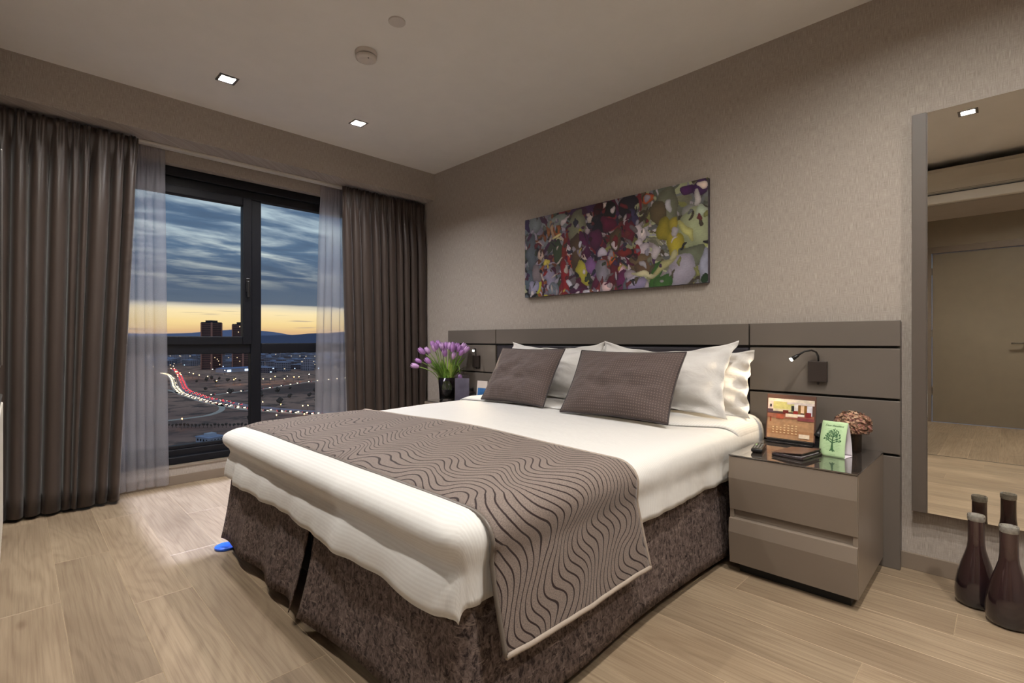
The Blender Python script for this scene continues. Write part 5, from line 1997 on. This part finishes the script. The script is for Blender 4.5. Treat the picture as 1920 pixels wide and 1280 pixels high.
def block_parts(w_, d_, h_, floors, seed, fac):
    r = random.Random(seed)
    b = MB().box(-w_ / 2, w_ / 2, -d_ / 2, d_ / 2, 0, h_)
    rf = MB().box(-w_ / 2 - .4, w_ / 2 + .4, -d_ / 2 - .4, d_ / 2 + .4, h_, h_ + 0.9).box(-w_ * .2, w_ * .15, -d_ * .2, d_ * .2, h_ + 0.9, h_ + 3.2)
    wd, wl = MB(), MB()
    fh = h_ / floors
    nw = max(3, int(w_ / 4.5))
    nd_ = max(2, int(d_ / 4.5))
    for f in range(floors):
        z0, z1 = f * fh + 0.30 * fh, f * fh + 0.80 * fh
        for k_ in range(nw):
            x0 = -w_ / 2 + (k_ + .2) * w_ / nw
            x1 = x0 + .6 * w_ / nw
            for yy_ in (-d_ / 2 - 0.15, d_ / 2):
                (wl if r.random() < .035 else wd).box(x0, x1, yy_, yy_ + .15, z0, z1)
        for k_ in range(nd_):
            y0 = -d_ / 2 + (k_ + .2) * d_ / nd_
            y1 = y0 + .6 * d_ / nd_
            for xx_ in (-w_ / 2 - 0.15, w_ / 2):
                (wl if r.random() < .035 else wd).box(xx_, xx_ + .15, y0, y1, z0, z1)
    out = [('walls', b.mesh('walls', fac)), ('roof', rf.mesh('roof', ROOFM)), ('windows', wd.mesh('windows', WDARK))]
    if wl.v:
        out.append(('lit_windows', wl.mesh('lit_windows', WLIT if seed % 3 else WCOLD)))
    return out


def put_building(parts, loc, rot, label, group, name='building'):
    tl = thing(name, label, 'building', loc, rot, group)
    for nm, me in parts:
        o = bpy.data.objects.new(nm, me)
        COL.objects.link(o)
        o.parent = tl
        if nm in ('windows', 'lit_windows'):
            o['kind'] = 'stuff'
    return tl


TYPES = [block_parts(38, 16, 13, 4, 1, FAC[0]), block_parts(26, 18, 18, 5, 2, FAC[1]), block_parts(52, 22, 10, 3, 3, FAC[2]), block_parts(20, 18, 24, 7, 4, FAC[3]), block_parts(34, 24, 16, 5, 5, FAC[4]), block_parts(44, 18, 14, 4, 6, FAC[1])]
rng = random.Random(41)
spots = []
tries = 0
while len(spots) < 150 and tries < 6000:
    tries += 1
    dist = rng.uniform(1020, 2300)
    az = rng.uniform(0.155, 0.50)          # y/x slope seen through the window
    if dist < 1500 and az < 0.245 and rng.random() < .85:
        continue
    x, y = -dist, dist * az
    if az < 0.30 and dist < 1250:
        continue
    if any((x - a) ** 2 + (y - b) ** 2 < 46 ** 2 for a, b in spots):
        continue
    if (x + 1245) ** 2 + (y - 306) ** 2 < 60 ** 2 or (x + 1202) ** 2 + (y - 349) ** 2 < 60 ** 2:
        continue
    if any((x - p.x) ** 2 + (y - p.y) ** 2 < 45 ** 2 for p in PA + PB_) or (x + 1120) ** 2 + (y - 322) ** 2 < 75 ** 2:
        continue
    spots.append((x, y))
for i, (x, y) in enumerate(spots):
    rightp = y / -x > 0.318
    put_building(TYPES[rng.randrange(6)], (x, y, GZ), rng.choice((0.35, 0.35, 1.92, 0.2, 0.6)),
                 'low city block seen through the window right of the mullion' if rightp else 'low city block seen through the window left of the mullion',
                 'city blocks right of the mullion' if rightp else 'city blocks left of the mullion')


def tower(x, y, w_, h_, rot, label, seed):
    r = random.Random(seed)
    tl = thing('tower', label, 'building', (x, y, GZ), rot, 'twin tower blocks')
    MB().box(-w_ / 2, w_ / 2, -w_ / 2, w_ / 2, 0, h_).build('walls', simple('tower_facade_%d' % seed, (140, 100, 90), 0.8, var=0.1, scale=0.1), tl)
    MB().box(-w_ / 2 - .5, w_ / 2 + .5, -w_ / 2 - .5, w_ / 2 + .5, h_, h_ + 2).box(-w_ * .3, w_ * .3, -w_ * .3, w_ * .3, h_ + 2, h_ + 6).build('roof', WDARK, tl)
    wd, wl = MB(), MB()
    nf = int(h_ / 4)
    for f in range(nf):
        z0, z1 = f * 4 + 1.2, f * 4 + 3.2
        for k_ in range(8):
            a0 = -w_ / 2 + (k_ + .18) * w_ / 8
            a1 = a0 + .64 * w_ / 8
            for s in (-1, 1):
                q0, q1 = sorted((s * w_ / 2, s * (w_ / 2 + .25)))
                (wl if r.random() < .02 else wd).box(a0, a1, q0, q1, z0, z1)
                (wl if r.random() < .02 else wd).box(q0, q1, a0, a1, z0, z1)
    wd.build('windows', WDARK, tl)['kind'] = 'stuff'
    wl.build('lit_windows', WLIT, tl)['kind'] = 'stuff'
    edge_strips = MB()  # pinkish sunset light on the tower edges, put into the colour
    for s in (-1, 1):
        for q in (-1, 1):
            edge_strips.box(s * w_ / 2 - 1.2, s * w_ / 2 + 1.2, q * w_ / 2 - 1.2, q * w_ / 2 + 1.2, 0, h_ + 1)
    edge_strips.build('sunset_strips', simple('tower_sunset_pink_%d' % seed, (206, 148, 130), 0.8), tl)
    return tl


tower(-1245, 306, 27, 102, 0.55, 'brown high rise tower standing free left of the mullion', 1)
tower(-1202, 356, 27, 98, 0.55, 'brown high rise tower partly hidden by the mullion', 2)

# warehouse and near rooftop
wh = thing('warehouse', 'long pale blue roofed hall below the towers', 'building', (-1120, 322, GZ), 1.9)
MB().box(-38, 38, -12, 12, 0, 7).build('walls', FAC[3], wh)
ww = MB()
ww.add([(-39, -13, 7), (39, -13, 7), (39, 13, 7), (-39, 13, 7), (-39, 0, 9.5), (39, 0, 9.5)], [(0, 1, 5, 4), (2, 3, 4, 5), (0, 4, 3), (1, 2, 5)])
ww.build('roof', simple('pale_blue_roof', (150, 168, 214), 0.6), wh)
MB().box(-30, -22, -12.3, -12, 1, 5).box(8, 20, -12.3, -12, 1, 5).build('gate', WCOLD, wh)
nr = thing('low_house', 'small flat roofed white building just above the window sill', 'building', (-352, 86, GZ), 0.3)
MB().box(-7, 7, -5, 5, 0, 3.2).build('walls', simple('white_render', (196, 200, 214), 0.8), nr)
MB().box(-7.4, 7.4, -5.4, 5.4, 3.2, 3.7).build('roof', ROOFM, nr)
MB().box(-3, 2, -2.5, 2.5, 3.7, 5.4).build('roof_cabin', simple('white_cabin', (210, 212, 222), 0.8), nr)
for k_ in range(4):
    MB().box(-5.6 + 3 * k_, -4.2 + 3 * k_, -5.1, -5.0, 1, 2.4).build('window', WDARK, nr)
    MB().box(7.0, 7.1, -4 + 2 * k_, -3.0 + 2 * k_, 1, 2.4).build('window', WDARK, nr)

# young trees in a row, and darker trees
TRK = simple('tree_bark', (50, 44, 40), 0.9)
TGR = simple('tree_foliage_dusk', (112, 102, 94), 1.0, spec=0.0, var=0.3, scale=1.5)


def tree_meshes(seed, h_, r_):
    r = random.Random(seed)
    tk = MB().tube([(0, 0, 0), (0.05, 0, h_ * .3), (0, 0.05, h_ * .6)], [0.14, 0.1, 0.05], 6).mesh('trunk', TRK)
    cr = MB()
    for _ in range(9):
        a = r.uniform(0, 2 * PI)
        q = r.uniform(0, .6)
        c = (q * r_ * math.cos(a), q * r_ * math.sin(a), h_ * r.uniform(.42, .85))
        rr = r_ * r.uniform(.4, .65)
        cr.lathe([(0.0, -rr), (rr * .75, -rr * .55), (rr, 0), (rr * .7, rr * .7), (0.0, rr * 1.1)], 8, c, False, False)
    return tk, cr.mesh('crown', TGR)


tms = [tree_meshes(i, 3.6, 1.1) for i in range(3)]
btm = [tree_meshes(i + 10, 9.0, 4.0) for i in range(3)]


def tree(x, y, me, label, group, s=1.0):
    tl = thing('tree', label, 'tree', (x, y, GZ), random.uniform(0, 6), group)
    for nm, mm in zip(('trunk', 'crown'), me):
        o = bpy.data.objects.new(nm, mm)
        COL.objects.link(o)
        o.parent = tl
    tl.scale = (s, s, s)


for i in range(30):
    q = i / 29
    tree(-440 + 54 * q, 66 + 58 * q, tms[i % 3], 'young tree in the planted row below the motorway', 'row of young trees', random.uniform(.8, 1.05))
rng = random.Random(8)
TREES = []
while len(TREES) < 26:
    i = len(TREES)
    b_ = rng.choice(((-600, 190), (-640, 230), (-520, 205), (-700, 175), (-560, 240), (-620, 280), (-440, 120), (-850, 215), (-900, 240)))
    x, y = b_[0] + rng.uniform(-45, 45), b_[1] + rng.uniform(-28, 28)
    if any((x - a) ** 2 + (y - b) ** 2 < 11 ** 2 for a, b in TREES) or any((x - p.x) ** 2 + (y - p.y) ** 2 < 14 ** 2 for p in PA + PB_ + PC + PR):
        continue
    TREES.append((x, y))
    tree(x, y, btm[i % 3], 'dark bushy tree scattered on the brown land', 'scattered dark trees', rng.uniform(.5, .85))
